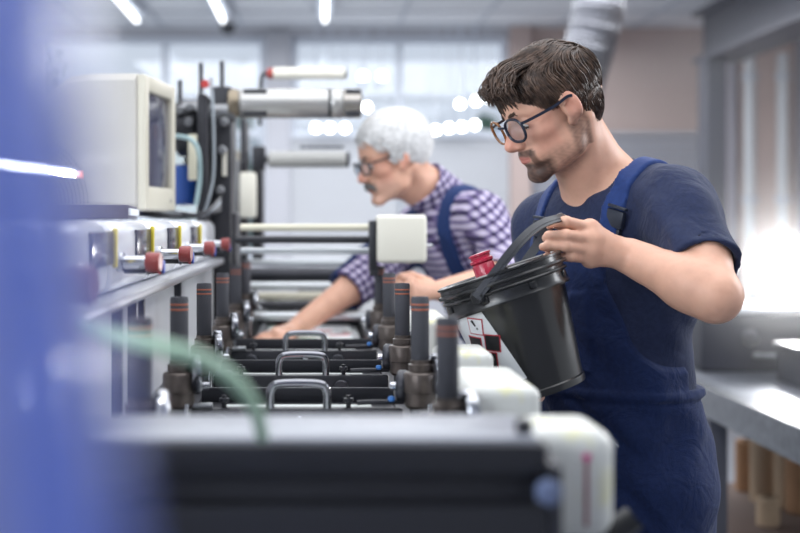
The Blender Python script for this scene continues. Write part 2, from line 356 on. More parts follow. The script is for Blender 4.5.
# rollers held by the frames
def big_roller(x0, x1, y, Y, r, label, kind):
    a = P(x0, y, Y); e = empty('print_roller', a); tag(e, label, 'roller', 'upper rollers of the press'); L = P(x1, y, Y).x-a.x
    d = (1, 0, 0)
    if kind == 'big':
        m = mat('roller_metal', '#b0b0ae', .25, .55, bump=.05)
        obj('sleeve', lathe(BM(), [(r*.86, 0), (r, .006), (r, L-.09), (r*.97, L-.088), (r*.97, L-.082), (r, L-.08), (r, L-.055), (r*.9, L-.05)], d=d, n=40), m, e)
        obj('end_sleeve', lathe(BM(), [(r*.9, L-.05), (r*.98, L-.048), (r*.98, L-.004), (r*.7, L)], d=d, n=40), mat('roller_end', '#a19d98', .25, .8), e)
        obj('black_ring', lathe(BM(), [(r*1.005, L-.088), (r*1.012, L-.087), (r*1.012, L-.082), (r*1.005, L-.081)], d=d, n=40), M_black, e)
        obj('hub', lathe(BM(), [(r*.5, -.03), (r*.95, -.026), (r*1.02, -.012), (r*.9, .0), (r*.5, .002)], d=d, n=40), mat('brass_hub', '#847a6a', .3, .8), e)
        for s, z in ((.55, .72), (-.3, -.72)):
            obj('slot', box(BM(), (.012, -r*abs(1-z*z)**.5*1.01-.005, r*z-.006), (.075, -r*.3, r*z+.006), .001), M_black, e)
            obj('slot', box(BM(), (L-.045, -r*abs(1-z*z)**.5*1.01-.005, r*z-.006), (L-.004, -r*.3, r*z+.006), .001), M_black, e)
    elif kind == 'small':
        obj('sleeve', cyl(BM(), (0, 0, 0), (L, 0, 0), r, bev=.004, n=28), mat('white_sleeve', '#a9a9a6', .35), e)
        obj('end_cap', cyl(BM(), (L, 0, 0), (L+.012, 0, 0), r*.95, bev=.003, n=28), M_dark, e)
        obj('shaft', cyl(BM(), (-.05, 0, 0), (0, 0, 0), r*.45), M_dark, e)
        obj('upper_bar', cyl(BM(), (.1, 0, r*1.5), (.24, 0, r*1.5), .004), M_dark, e)
        obj('bracket', box(BM(), (-.05, -.03, -r*1.3), (-.008, .03, r*1.6), .006), M_black, e)
    else:
        obj('paper_roll', cyl(BM(), (0, 0, 0), (L, 0, 0), r, bev=.003, n=28), mat('paper_roll', '#e6e3d6', .6, var=.06, vscale=30), e)
        obj('red_end', lathe(BM(), [(r*.3, -.02), (r*.8, -.018), (r*.95, 0), (r*.4, .001)], d=d, n=24), mat('red_end', '#a5382f', .4), e)
        obj('end_cap', cyl(BM(), (L, 0, 0), (L+.006, 0, 0), r*.9, n=28), M_dark, e)
        obj('holder', tube(BM(), smooth_path([(-.018, 0, 0), (-.035, 0, -.01), (-.04, .0, -.08), (-.04, 0, -.16)]), .006, 8), M_black, e)
    return e
big_roller(239, 362, 103.5, 3.42, .0395, 'thick metal roller with black ring jutting from the black frame', 'big')
big_roller(268, 346, 159.5, 4.1, .026, 'thin white roller with black bracket, below the thick roller', 'small')
big_roller(273, 345, 73.5, 4.0, .018, 'slim paper roll with red end, above the thick roller', 'paper')

# white cube at the roller ends
e = empty('end_box', P(402, 239, 2.95)); tag(e, 'ivory rounded box at the end of the cross rollers, in front of the grey-haired man', 'cover box')
obj('cover', box(BM(), (-.057, 0, -.055), (.057, .09, .055), .010, 4), M_ivory, e)
obj('bracket', box(BM(), (-.073, .01, -.075), (-.056, .09, .042), .003), M_black, e)
obj('bracket_foot', box(BM(), (-.073, .01, -.085), (-.052, .05, -.07), .003), M_black, e)
obj('pin', cyl(BM(), (.055, .04, -.016), (.072, .04, -.016), .004), M_chrome, e)

# print stations
def station():
    e = empty('print_station', (-.03, 1.82, 1.15))
    obj('front_bar', box(BM(), (-.152, 0, .0), (.147, .022, .036), .004), M_black, e)
    obj('tray', box(BM(), (-.145, .022, .0), (.14, .20, .024), .003), M_dark, e)
    obj('sheet', box(BM(), (-.11, .03, .0245), (.105, .085, .030), .001), mat('deck_sheet', '#cfd6d3', .3), e)
    obj('rear_bar', box(BM(), (-.15, .15, .02), (.142, .156, .046), .002), M_black, e)
    h = .040; w_ = .040
    pts = [(-w_, .008, .032), (-w_, .006, h*.62), (-w_*.92, .005, h*.88), (-w_*.7, .004, h), (0, .004, h*1.03), (w_*.7, .004, h), (w_*.92, .005, h*.88), (w_, .006, h*.62), (w_, .008, .032)]
    pts = [(x, y, z+.030 if i not in (0, 8) else z) for i, (x, y, z) in enumerate(pts)]
    obj('handle', tube(BM(), smooth_path(pts, 5), .0060, 12), mat('handle_chrome', '#85868c', .2, 1, bump=.05), e)
    for x in (-.105, .07):
        t = obj('thumb_screw', lathe(BM(), [(.0035, 0), (.0035, .008), (.007, .009), (.007, .014), (.003, .0145), (.003, .018)], (x, .012, .035), n=16), M_black, e)
        obj('dial', cyl(BM(), (x-.004, .0, .016), (x-.004, -.008, .016), .0125, bev=.002, n=24), M_dark, e)
    obj('lever', tube(BM(), [(.148, .01, .044), (.10, .008, .044), (.082, .008, .043)], .0035, 8), M_black, e)
    obj('latch', lathe(BM(), [(.006, 0), (.006, .012), (.004, .014)], (-.002, -.002, .018), d=(.3, -1, .4), n=12), M_chrome, e)
    obj('blue_cap', lathe(BM(), [(.004, 0), (.0055, .003), (.004, .007)], (.130, .0, .046), n=12), mat('blue_cap', '#3672b8', .4), e)
    obj('side_bolt', cyl(BM(), (-.148, -.003, .04), (-.12, -.003, .04), .005, n=12), M_steel, e)
    return e
st_lab = ['nearest print station with chrome arch handle, just behind the foreground bar',
          'second print station from the front with a chrome arch handle',
          'third print station with arch handle, just in front of the outstretched hand',
          'print station beyond the grey-haired man\'s outstretched hand', 'rearmost print station beyond the outstretched hand']
p0 = station()
for k, Y in enumerate((1.82, 2.21, 2.63, 3.75, 4.25)):
    s = p0 if k == 0 else copy_tree(p0)
    s.location = (-.03, Y, 1.150); tag(s, st_lab[k], 'print station', 'print stations along the press')

# posts
def post():
    e = empty('adjusting_post', (0, 0, 1.165))
    g = obj('grip', lathe(BM(), [(.0105, .088), (.0122, .090), (.0122, .174), (.0112, .1775), (.0075, .1775), (.0075, .174), (.003, .174)], n=48, rib=.04, ribn=24), M_grip, e)
    for z in (.1585, .1655):
        obj('band', lathe(BM(), [(.0126, z), (.0130, z+.0006), (.0130, z+.0022), (.0126, z+.0028)], n=40), M_band, g)
    obj('neck', lathe(BM(), [(.013, .072), (.0165, .074), (.0165, .083), (.0135, .0845), (.0135, .089), (.011, .090)], n=32), M_collar, e)
    obj('collar', lathe(BM(), [(.018, .022), (.0205, .025), (.0215, .026), (.0215, .044), (.0232, .045), (.0232, .069), (.0215, .0715), (.015, .074)], n=36), M_collar, e)
    obj('column', cyl(BM(), (0, 0, -.06), (0, 0, .024), .0145, n=24), M_steel, e)
    obj('guide_rod', cyl(BM(), (.012, -.016, -.03), (.012, -.016, .03), .004, n=10), M_chrome, e)
    return e
def knob(side):
    k = BM(); s = side
    lathe(k, [(.012, .016), (.0215, .018), (.024, .021), (.024, .030), (.0215, .033), (.012, .035)], (0, 0, .085), d=(s, .25, 0), n=36, rib=.03, ribn=18)
    return k
proto = post(); PY = [1.43, 1.82, 2.21, 2.63, 3.05, 3.45]
used = False
Ltxt = ['nearest post of the left row, blurred beside the green hose', 'second post of the left row, ribbed grey with two rust bands', 'third post of the left row, sharp ribbed grip', 'fourth post of the left row', 'fifth post of the left row, soft behind the others', 'last post of the left row']
Rtxt = ['nearest post of the right row, blurred in front of the bucket', 'second post of the right row, left of the bucket label', 'third post of the right row, sharpest ribbed grip', 'fourth post of the right row, in front of the grey-haired man\'s hand', 'fifth post of the right row, under the ivory box', 'last post of the right row, below the checked shirt']
chromes = None
for side, X, T in ((1, -.197, Ltxt), (-1, .140, Rtxt)):
    for k, Y in enumerate(PY):
        if side == -1 and k == 5: continue
        o = proto if not used else copy_tree(proto); used = True
        o.location = (X, Y, 1.165); tag(o, 'dark adjusting post, '+T[k], 'post', 'adjusting posts along the press')
        side_r = 1.25 if side == 1 else 1.0
        kb = obj('side_dial', lathe(BM(), [(.010*side_r, .014), (.0205*side_r, .016), (.0225*side_r, .019), (.0225*side_r, .028), (.020*side_r, .031), (.010*side_r, .0325)], (0, .012 if side == -1 else -.004, .070 if side == 1 else .05), d=(side, .2, 0), n=36, rib=.03, ribn=18), M_chrome if side == 1 else M_dark, o)
        obj('dial_shaft', cyl(BM(), (0, .012, .05), (side*.04, .02, .05), .006, n=12), M_chrome, o)

# control knobs along the white wall
M_red = mat('red_knob', '#8d3b3a', .35); M_mar = mat('maroon_knob', '#7c3c50', .4)
def control_knob(Y, label, big=False):
    e = empty('control_knob', (-.2665, Y, 1.394)); tag(e, label, 'knob', 'control knobs on the white wall')
    d = (1, -.12, 0); q = 1.5 if big else 1
    obj('shaft', lathe(BM(), [(.013, -.002), (.013, .006), (.0085, .0065), (.0085, .036)], d=d, n=20), M_chrome if not big else M_dark, e)
    if big: obj('cap', lathe(BM(), [(.010, .022), (.013, .024), (.0165, .062), (.018, .070), (.016, .073)], d=d, n=28), M_mar, e)
    else: obj('cap', lathe(BM(), [(.009, .036), (.0125, .037), (.0135, .040), (.0135, .054), (.0115, .056)], d=d, n=28), M_red, e)
    f = obj('connector', cyl(BM(), (0, .045, -.008), (.052, .040, -.008), .0095, n=20, bev=.001), M_black, e)
    obj('chrome_ring', cyl(BM(), (.030, .042, -.008), (.036, .042, -.008), .0107, n=20, bev=.001), M_chrome, f)
    obj('red_ring', cyl(BM(), (.046, .041, -.008), (.051, .041, -.008), .0103, n=20, bev=.001), mat('ring_red', '#b33543', .4), f)
    obj('blue_ring', cyl(BM(), (.052, .041, -.008), (.055, .041, -.008), .0098, n=20, bev=.001), mat('ring_blue', '#2f4ea8', .4), f)
control_knob(1.14, 'large maroon flared knob nearest the camera on the white wall', True)
control_knob(1.73, 'red-capped chrome knob next after the maroon flared one')
control_knob(2.14, 'red-capped chrome knob in the middle of the white wall')
control_knob(2.60, 'small red-capped knob second to last along the white wall')
control_knob(3.04, 'last red-capped knob beside the black roller frame')

# CRT monitor
e = empty('computer_monitor', (-.518, 2.98, 1.470), (0, 0, math.radians(-7))); e.scale = (.87,)*3; tag(e, 'beige tube computer monitor standing on the white side wall of the press', 'monitor')
M_crt = mat('crt_beige', '#b4b1ab', .5, bump=.05, bscale=300)
bm = BM()
secs = [(.165, .155, .0, .335), (.155, .165, .0, .345), (.10, .165, .0, .345), (.04, .165, .004, .345), (-.02, .160, .01, .340), (-.09, .135, .015, .300), (-.17, .11, .02, .255), (-.20, .09, .03, .22)]
rings = []
for x, hw, z0, z1 in secs:   # x is out of the screen
    c = .018; pts = [(-hw+c, z0), (hw-c, z0), (hw, z0+c), (hw, z1-c), (hw-c, z1), (-hw+c, z1), (-hw, z1-c), (-hw, z0+c)]
    rings.append([bm.verts.new((x, a, b)) for a, b in pts])
for a, b in zip(rings, rings[1:]):
    for k in range(8): bm.faces.new((a[k], a[(k+1) % 8], b[(k+1) % 8], b[k]))
bm.faces.new(rings[0]); bm.faces.new(rings[-1])
cas = obj('casing', bm, M_crt, e, ang=30)
bm = BM()
for (a, b, c, d) in ((-.162, -.125, 0, .34), (.125, .162, 0, .34)): box(bm, (.160, a, .003), (.182, b, .342), .006)
box(bm, (.160, -.13, .003), (.182, .13, .062), .006); box(bm, (.160, -.13, .302), (.182, .13, .342), .006)
bz = obj('bezel', bm, mat('crt_bezel', '#c3bfb0', .45), e)
bm = BM(); N = 12; g = [[bm.verts.new((.164+.012*(1-(i/N*2-1)**2*.5-(j/N*2-1)**2*.5), -.13+.26*i/N, .056+.25*j/N)) for j in range(N+1)] for i in range(N+1)]
for i in range(N):
    for j in range(N): bm.faces.new((g[i][j], g[i+1][j], g[i+1][j+1], g[i][j+1]))
obj('screen', bm, mat('crt_glass', '#3c3f55', .12, coat=.5), e)
obj('power_button', cyl(BM(), (.182, .10, .03), (.186, .10, .03), .007), M_crt, bz)
bm = BM()   # curved fan of grille holes on the side
for r in range(14):
    for k in range(26):
        rr = .02+.011*r; a = math.radians(88-k*3.6*(1.2 if r < 6 else 1)); x = -.115+rr*math.cos(a)*.9; z = .018+rr*math.sin(a)
        if z > .018 and x < .04: box(bm, (x-.0013, -.1645 if x > -.02 else -.166, z-.0022), (x+.0013, -.1665, z+.0022))
g_ = obj('speaker_grille', bm, mat('grille_dark', '#6f6b6a', .6), e, False)
obj('stand', lathe(BM(), [(.12, -.0125), (.12, -.006), (.08, -.002), (.08, .001)], n=32), M_crt, e)
# cables and folder on the panel
e = empty('cable_bundle', (-.42, 3.1, 1.455)); tag(e, 'loose dark cables lying beside the monitor', 'cables')
for k, m in enumerate((M_black, M_dark, M_cable, M_black)):
    pts = [(-.12+.03*k, .05*k-.1, .0), (-.02, .02*k-.05, .008+.006*k), (.06, .0+.02*k, .003+.004*k), (.14, .06-.03*k, .008), (.17, .15, .02+.01*k)]
    obj('cable', tube(BM(), smooth_path(pts), .005, 8), m, e)
e = empty('folder', (-.47, 2.35, 1.452), (0, 0, .1)); tag(e, 'flat dark grey folder lying on the white wall top before the monitor', 'folder')
obj('cover', box(BM(), (-.15, -.17, 0), (.13, .2, .024), .003), mat('folder_grey', '#4a4656', .5), e)
obj('paper', box(BM(), (-.14, -.16, .006), (.134, .19, .018), .001), M_white, e)

# side covers on the right of the stations
def yellow_stained():
    m = bpy.data.materials.new('stained_white_plastic'); m.use_nodes = True; nt = m.node_tree; b = nt.nodes['Principled BSDF']; b.inputs['Roughness'].default_value = .35
    tc = nt.nodes.new('ShaderNodeTexCoord'); n = nt.nodes.new('ShaderNodeTexNoise'); n.inputs['Scale'].default_value = 22; n.inputs['Detail'].default_value = 3
    nt.links.new(tc.outputs['Object'], n.inputs['Vector']); r = nt.nodes.new('ShaderNodeValToRGB')
    r.color_ramp.elements[0].position = .55; r.color_ramp.elements[0].color = (.72, .73, .69, 1); r.color_ramp.elements[1].position = .78; r.color_ramp.elements[1].color = (.75, .71, .2, 1)
    nt.links.new(n.outputs['Fac'], r.inputs[0]); nt.links.new(r.outputs[0], b.inputs['Base Color']); return m
M_stain = yellow_stained()
def side_cover(Y, D, label, first=False):
    e = empty('side_cover', (.207 if not first else .223, Y, 1.105)); tag(e, label, 'cover', 'white plastic covers on the press side')
    obj('shell', box(BM(), (-.041, 0, 0 if not first else .062), (.039, D, .16), .014 if not first else .02, 5), M_stain, e)
    if first:
        obj('red_strip', box(BM(), (.010, -.0012, .075), (.0135, .003, .133), .0005), mat('strip_maroon', '#8f4a55', .5), e)
        obj('pink_dot', cyl(BM(), (.0118, .002, .136), (.0118, -.002, .136), .0035, n=14), mat('dot_pink', '#d8288a', .5), e)
        obj('orange_edge', box(BM(), (-.0415, .006, .08), (-.033, .02, .135), .002), mat('edge_orange', '#c98e2b', .6), e)
        obj('screw', lathe(BM(), [(.004, 0), (.005, .001), (.003, .004)], (.039, .03, .14), d=(1, -.3, 0), n=14), M_chrome, e)
side_cover(1.145, .11, 'large white plastic cover with red strip at the front right corner', True)
side_cover(1.44, .21, 'white plastic cover with yellow ink stains under the bucket')
side_cover(1.83, .12, 'white plastic cover hidden mostly behind the bucket label')
side_cover(2.42, .28, 'blurred white plastic cover below the grey-haired man\'s hand')

# foreground bar unit
e = empty('foreground_unit', (-.01, 1.0, 1.0)); tag(e, 'blurred black machine bar with grey top across the foreground', 'machine unit')
obj('upper_bar', box(BM(), (-.30, .0, .252), (.186, .022, .278), .004), M_black, e)
obj('top_plate', box(BM(), (-.30, .006, .262), (.18, .128, .2815), .003), mat('top_plate_grey', '#8b8f99', .35, .2), e)
obj('core', box(BM(), (-.30, .018, -.4), (.18, .128, .262), .003), mat('bar_black', '#26272e', .5), e)
obj('lower_bar', box(BM(), (-.30, -.008, .12), (.186, .02, .232), .006), M_black, e)
obj('base', box(BM(), (-.30, .0, -.94), (.18, .12, -.4), .006), M_black, e)
obj('end_plate', box(BM(), (.186, -.004, .10), (.196, .12, .262), .002), M_dark, e)
obj('blue_button', lathe(BM(), [(.006, 0), (.010, .003), (.010, .010), (.006, .013)], (.182, -.006, .243), d=(.3, -1, 0), n=20), mat('button_blue', '#64708f', .4), e)
obj('top_knob', lathe(BM(), [(.006, 0), (.007, .002), (.007, .010), (.004, .012)], (.172, .03, .281), n=16), M_black, e)
# dark lever knob lower right corner
e = empty('clamp_lever', (.27, 1.25, 1.05)); tag(e, 'black rounded lever grip poking in at the bottom right of the press', 'lever')
obj('grip', tube(BM(), smooth_path([P(590, 560, 1.25)-e.location, P(612, 535, 1.25)-e.location, P(634, 517, 1.25)-e.location]), .012, 14, rad=lambda t: .016-.004*t), mat('lever_black', '#1f2126', .4), e)
obj('stem', cyl(BM(), P(590, 560, 1.25)-e.location, (-.02, .0, -.05), .007), M_steel, e)
# green hose
e = empty('green_hose', (0, 0, 0)); e.location = P(110, 335, .95); tag(e, 'blurred pale green hose arching over the nearest left post', 'hose')
pts = [P(88, 325, .86), P(112, 334, .82), P(155, 345, .81), P(200, 358, .82), P(232, 378, .85), P(252, 402, .90), P(260, 425, .96), P(262, 436, .99)]
obj('hose', tube(BM(), smooth_path([p-e.location for p in pts]), .0052, 12), mat('hose_green', '#b4d6bb', .35), e)
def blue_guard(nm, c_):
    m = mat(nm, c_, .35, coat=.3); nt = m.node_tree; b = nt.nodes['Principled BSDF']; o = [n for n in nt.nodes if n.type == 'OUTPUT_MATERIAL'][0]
    t = nt.nodes.new('ShaderNodeBsdfTransparent'); t.inputs[0].default_value = (.8, .85, 1, 1); x = nt.nodes.new('ShaderNodeMixShader'); x.inputs[0].default_value = .15  # see-through share added so the light streak shows through
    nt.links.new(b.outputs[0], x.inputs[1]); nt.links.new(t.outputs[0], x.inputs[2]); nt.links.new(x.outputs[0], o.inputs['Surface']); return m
e = empty('light_streak', (-.40, 1.32, 1.4515)); tag(e, 'glowing thin light streak added above the white wall top, seen through the blue guard', 'lamp')  # added glowing shape imitating a streak of flare, no real lamp
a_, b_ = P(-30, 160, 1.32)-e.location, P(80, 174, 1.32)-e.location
obj('tube', tube(BM(), [a_, a_*.5+b_*.5, a_*.1+b_*.9, b_], .004, 10, rad=lambda t: .0042*(1-t**2*.8)), mat('streak_glow', (1, .98, .97), .4, emis=150), e)
obj('red_tip', cyl(BM(), b_-Vector((.002, 0, 0)), b_+Vector((.005, 0, -.0005)), .0018), mat('streak_red', (1, .25, .15), .4, emis=3), e)
obj('stand', tube(BM(), [(a_*.3+b_*.7).to_tuple(), (a_.x*.3+b_.x*.7, 0, 0)], .003, 8), M_steel, e)  # invented prop under the streak
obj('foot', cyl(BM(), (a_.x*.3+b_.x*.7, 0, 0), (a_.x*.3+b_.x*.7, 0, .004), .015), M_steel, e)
# blue upright near the camera
e = empty('blue_post', (0, .22, 0)); tag(e, 'large blurred blue guard upright, made see-through for the added streak, filling the left edge', 'guard')
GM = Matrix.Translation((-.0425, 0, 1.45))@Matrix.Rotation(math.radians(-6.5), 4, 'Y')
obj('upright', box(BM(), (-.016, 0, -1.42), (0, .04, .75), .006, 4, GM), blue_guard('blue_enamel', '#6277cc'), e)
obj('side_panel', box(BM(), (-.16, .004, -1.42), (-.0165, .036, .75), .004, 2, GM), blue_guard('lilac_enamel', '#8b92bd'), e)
obj('base_plate', box(BM(), (-.16, -.04, 0), (.10, .09, .012), .003), M_black, e)

# bench at the right
M_lid = mat('bench_lid', '#d5d7dc', .3, .3)
M_bench = mat('bench_steel', '#7f838c', .35, .5, var=.2, vscale=5)
e = empty('work_bench', (1.8, 4.2, 0)); tag(e, 'steel work bench behind the younger man with machinery on top', 'work bench')
obj('table_top', box(BM(), (-.52, -1.3, .86), (.6, 1.2, .90), .004), M_bench, e)
obj('front_rail', box(BM(), (-.53, -1.3, .80), (-.50, 1.2, .90), .004), M_steel, e)
for x, y in ((-.49, .10), (-.49, 1.1), (.55, .1), (.55, 1.1), (-.49, -1.2), (.55, -1.2)): obj('leg', box(BM(), (x-.03, y-.03, 0), (x+.03, y+.03, .86), .004), M_steelgrey, e)
obj('lower_shelf', box(BM(), (-.45, -.2, .34), (.58, 1.15, .37), .004), mat('shelf_brown', '#6d5b53', .7), e)
def machine_box(x, y, z, sx, sy, sz, label, m):
    e = empty('bench_machine', (x, y, z)); tag(e, label, 'machine', 'machinery on the steel bench')
    obj('housing', box(BM(), (-sx/2, -sy/2, 0), (sx/2, sy/2, sz), .012, 3), m, e)
    obj('lid', box(BM(), (-sx/2-.01, -sy/2-.01, sz), (sx/2+.01, sy/2+.01, sz+.025), .006), M_lid if sz > .15 else m, e)
    for k in range(2): obj('dial', cyl(BM(), (-sx/4+k*sx/2, -sy/2, sz*.6), (-sx/4+k*sx/2, -sy/2-.02, sz*.6), .03), M_chrome, e)
    obj('handle', tube(BM(), smooth_path([(-sx*.2, -sy/2, sz*.3), (-sx*.2, -sy/2-.03, sz*.3), (sx*.2, -sy/2-.03, sz*.3), (sx*.2, -sy/2, sz*.3)]), .008, 8), M_steel, e)
machine_box(1.72, 4.95, .9, .68, .5, .21, 'low wide dark machine at the far end of the steel bench', mat('bench_dark_a', '#33343d', .4))
machine_box(1.76, 4.25, .9, .4, .4, .11, 'dark grey machine box nearer the camera on the steel bench', mat('bench_dark_b', '#2c2d37', .4))
M_card = mat('cardboard', '#b98f6b', .8, var=.1, vscale=10); M_core = mat('roll_core', '#cbb294', .7)
cl = ['cardboard roll on the bench shelf nearest the leg', 'pale roll on the bench shelf beside the first roll', 'short brown roll on the shelf between taller rolls', 'tall pale roll on the bench shelf', 'rightmost visible roll on the bench shelf', 'small roll in front on the shelf']
for k, (px, y, r, h) in enumerate(((748, 5.2, .05, .20), (762, 5.0, .045, .26), (776, 5.1, .05, .17), (787, 4.9, .045, .24), (800, 4.8, .05, .2), (768, 4.6, .04, .10))):
    e = empty('paper_roll', (P(px, 0, y).x, y, .37)); tag(e, cl[k], 'roll', 'rolls on the shelf under the bench')
    obj('roll', cyl(BM(), (0, 0, 0), (0, 0, h), r, bev=.004, n=24), M_core if k % 2 else M_card, e)
    obj('core', lathe(BM(), [(r*.45, h), (r*.45, h+.002), (r*.3, h+.002), (r*.3, h-.0)], n=20), mat('core_dark', '#6a4c38', .8), e)
e = empty('cardboard_box', (1.78, 4.7, 0)); tag(e, 'brown cardboard box on the floor under the bench shelf', 'box')
obj('carton', box(BM(), (-.28, -.2, 0), (.28, .2, .26), .004), M_card, e)
obj('tape', box(BM(), (-.281, -.03, .2), (.281, .03, .2615), .0005), mat('tape', '#cdb28a', .3), e)
# bright work lamp
e = empty('work_lamp', P(782, 266, 5.0)); tag(e, 'glaring round work lamp above the bench machinery', 'lamp')
d = Vector((-.38, -.92, .05))
obj('lens', lathe(BM(), [(.0, .03), (.05, .028), (.085, .018), (.10, .0), (.10, -.004)], d=d, n=36), mat('lamp_glow', (1, 1, 1), .5, emis=170), e)
obj('reflector', lathe(BM(), [(.108, .002), (.112, -.002), (.10, -.05), (.05, -.10), (.03, -.12)], d=d, n=36), M_steel, e)
obj('stand', cyl(BM(), -d*.1, (-d.x*.1, -d.y*.1, 1.150-e.location.z), .012), M_steel, e)
obj('foot', cyl(BM(), (-d.x*.1, -d.y*.1, 1.1365-e.location.z), (-d.x*.1, -d.y*.1, 1.15-e.location.z), .07, bev=.003), M_steel, e)

# ============================================================ BUCKET
RC = P(502, 279, 2.03); up = Vector((-.315, .06, .945)).normalized()
e = empty('bucket', RC-up*.185); tag(e, 'black plastic bucket with hazard label, tilted in the younger man\'s hands', 'bucket')
q = Vector((0, 0, 1)).rotation_difference(up); e.rotation_euler = q.to_euler(); BK = e
M_bkt = mat('bucket_plastic', '#141518', .28, coat=.25, bump=.03, bscale=40)
H = .185; R0, R1 = .072, .094
def shell(pr, name, m, par, n=64):
    bm = BM(); rings = [[bm.verts.new((math.cos(2*math.pi*k/n)*r, math.sin(2*math.pi*k/n)*r, z)) for k in range(n)] for r, z in pr]
    for a, b in zip(rings, rings[1:]):
        for k in range(n): bm.faces.new((a[k], a[(k+1) % n], b[(k+1) % n], b[k]))
    bm.faces.new(rings[-1]); bm.faces.new(rings[0][::-1]) if pr[0][0] > .02 else None
    return obj(name, bm, m, par, ang=35)
outer = [(R0-.012, .006), (R0-.010, 0), (R0, 0), (R0+.001, .004), (R0+.0015, .010), (R0-.0005, .012), (R1-.004, H-.036)]
rim = [(R1-.004, H-.034), (.0985, H-.034), (.0995, H-.031), (.0975, H-.026), (.0970, H-.014), (.1005, H-.013), (.1015, H-.011), (.1005, H-.009), (.098, H-.008), (.098, H-.004), (.1035, H-.003), (.1045, H-.0005), (.1035, H+.002), (.099, H+.003), (.0985, H+.010), (.1015, H+.011), (.1015, H+.014), (.096, H+.016), (.093, H+.014)]
inner = [(.091, H-.03), (R0-.004, .006), (.01, .004)]
bsh = shell(outer+rim+inner, 'shell', M_bkt, e)
# pivots
rot = q.inverted()
def L(p): return rot@(Vector(p)-e.location)
pa, pb, ap = L(P(474, 290, 1.937)), L(P(505, 268, 2.128)), L(P(551, 213, 2.035))
for p in (pa, pb):
    n = Vector((p.x, p.y, 0)).normalized(); c = n*.099+Vector((0, 0, H-.012)); obj('pivot_boss', cyl(BM(), c, c+n*.010, .011, bev=.002, n=20), M_bkt, e)
n0, n1 = [Vector((p.x, p.y, 0)).normalized()*.110+Vector((0, 0, H-.012)) for p in (pa, pb)]
mid = (n0+n1)/2; A = (n0-n1)/2; Bv = ap-mid; pts = []
for k in range(41):
    t = math.pi*k/40; c, s = math.cos(t), math.sin(t); c = math.copysign(abs(c)**.75, c); s = s**.75; pts.append(mid+A*c+Bv*s*1.03+(rot@Vector((.016, 0, -.010)))*s**9)
nrm = A.cross(Bv).normalized()
obj('bail_handle', tube(BM(), pts, 0, flat=(.0145, .003, nrm)), mat('bail_plastic', '#303238', .35), e)
obj('bail_ridge', tube(BM(), [p+(p-mid).normalized()*.0016 for p in pts], 0, flat=(.005, .002, nrm)), MATS['bail_plastic'], e)
# clips on the collar
for k in range(8):
    a = 2*math.pi*k/8+.3; n = Vector((math.cos(a), math.sin(a), 0)); c = n*.0975+Vector((0, 0, H-.020))
    obj('clip', box(BM(), (-.006, -.003, -.005), (.006, .003, .005), .0015, M=Matrix.Translation(c)@Matrix.Rotation(a+math.pi/2, 4, 'Z')), M_bkt, e)
# label on the wall of the bucket: angle measured round the axis, z along it
def wallpt(a, z, off): r = R0-.0021+.135*z+off-.0004; return Vector((math.cos(a)*r, math.sin(a)*r, z))
cdir = L(P(470, 330, 1.93)); ca = math.atan2(cdir.y, cdir.x)
cam_dir = L((0, 0, CAMZ)); a_cam = math.atan2(cam_dir.y, cam_dir.x)
def patch(poly, off, m, name, par, n=14):
    """polygon in (arc metres, z) wrapped on the wall"""
    bm = BM(); xs = [p[0] for p in poly]; ys = [p[1] for p in poly]; b = bmesh.new()
    b.faces.new([b.verts.new((p[0], p[1], 0)) for p in poly])
    x0, x1 = min(xs), max(xs)
    for k in range(1, int((x1-x0)/.004)+1):
        g = b.verts[:]+b.edges[:]+b.faces[:]; bmesh.ops.bisect_plane(b, geom=g, plane_co=(x0+k*.004, 0, 0), plane_no=(1, 0, 0))
    for k in range(1, int((max(ys)-min(ys))/.01)+1):
        g = b.verts[:]+b.edges[:]+b.faces[:]; bmesh.ops.bisect_plane(b, geom=g, plane_co=(0, min(ys)+k*.01, 0), plane_no=(0, 1, 0))
    for v in b.verts: v.co = wallpt(a_lab+v.co.x/.085, v.co.y, off)
    merge(bm, b); return obj(name, bm, m, par)
a_lab = a_cam-math.radians(39)
lab = patch([(-.075, .146), (.014, .150), (.044, .035), (-.075, .02)], .0015, mat('label_white', '#dfe2e4', .4), 'label', e)
def dia(cx, cz, s, m, off, name='pictogram', tilt=.0, par=None, t=0):
    c, s_ = math.cos(t), math.sin(t); pts = [(0, s), (s, 0), (0, -s), (-s, 0)]
    return patch([(cx+x*c-z*s_, cz+x*s_+z*c) for x, z in pts], off, m, name, par or lab)
M_pr = mat('picto_red', '#b8323f', .5); M_pw = mat('picto_white', '#e2e4e6', .5); M_pk = mat('picto_black', '#17181b', .5)
T = .45
c1 = (-.006, .131); dia(*c1, .019, M_pr, .0022, t=T); dia(*c1, .0165, M_pw, .0027, t=T)
patch([(c1[0]-.004, c1[1]+.010), (c1[0]+.0005, c1[1]+.0115), (c1[0]+.002, c1[1]+.001), (c1[0]-.0005, c1[1])], .0032, M_pk, 'exclamation_stroke', lab)
patch([(c1[0]+.0005, c1[1]-.003), (c1[0]+.003, c1[1]-.002), (c1[0]+.004, c1[1]-.005), (c1[0]+.0015, c1[1]-.006)], .0032, M_pk, 'exclamation_dot', lab)
u1 = Vector((math.sin(T)*.0, 0))
for cx, cz in ((.011, .100), (-.022, .104), (-.005, .076)):
    dia(cx, cz, .019, M_pr, .0022, t=T); dia(cx, cz, .0165, M_pk, .0027, t=T)
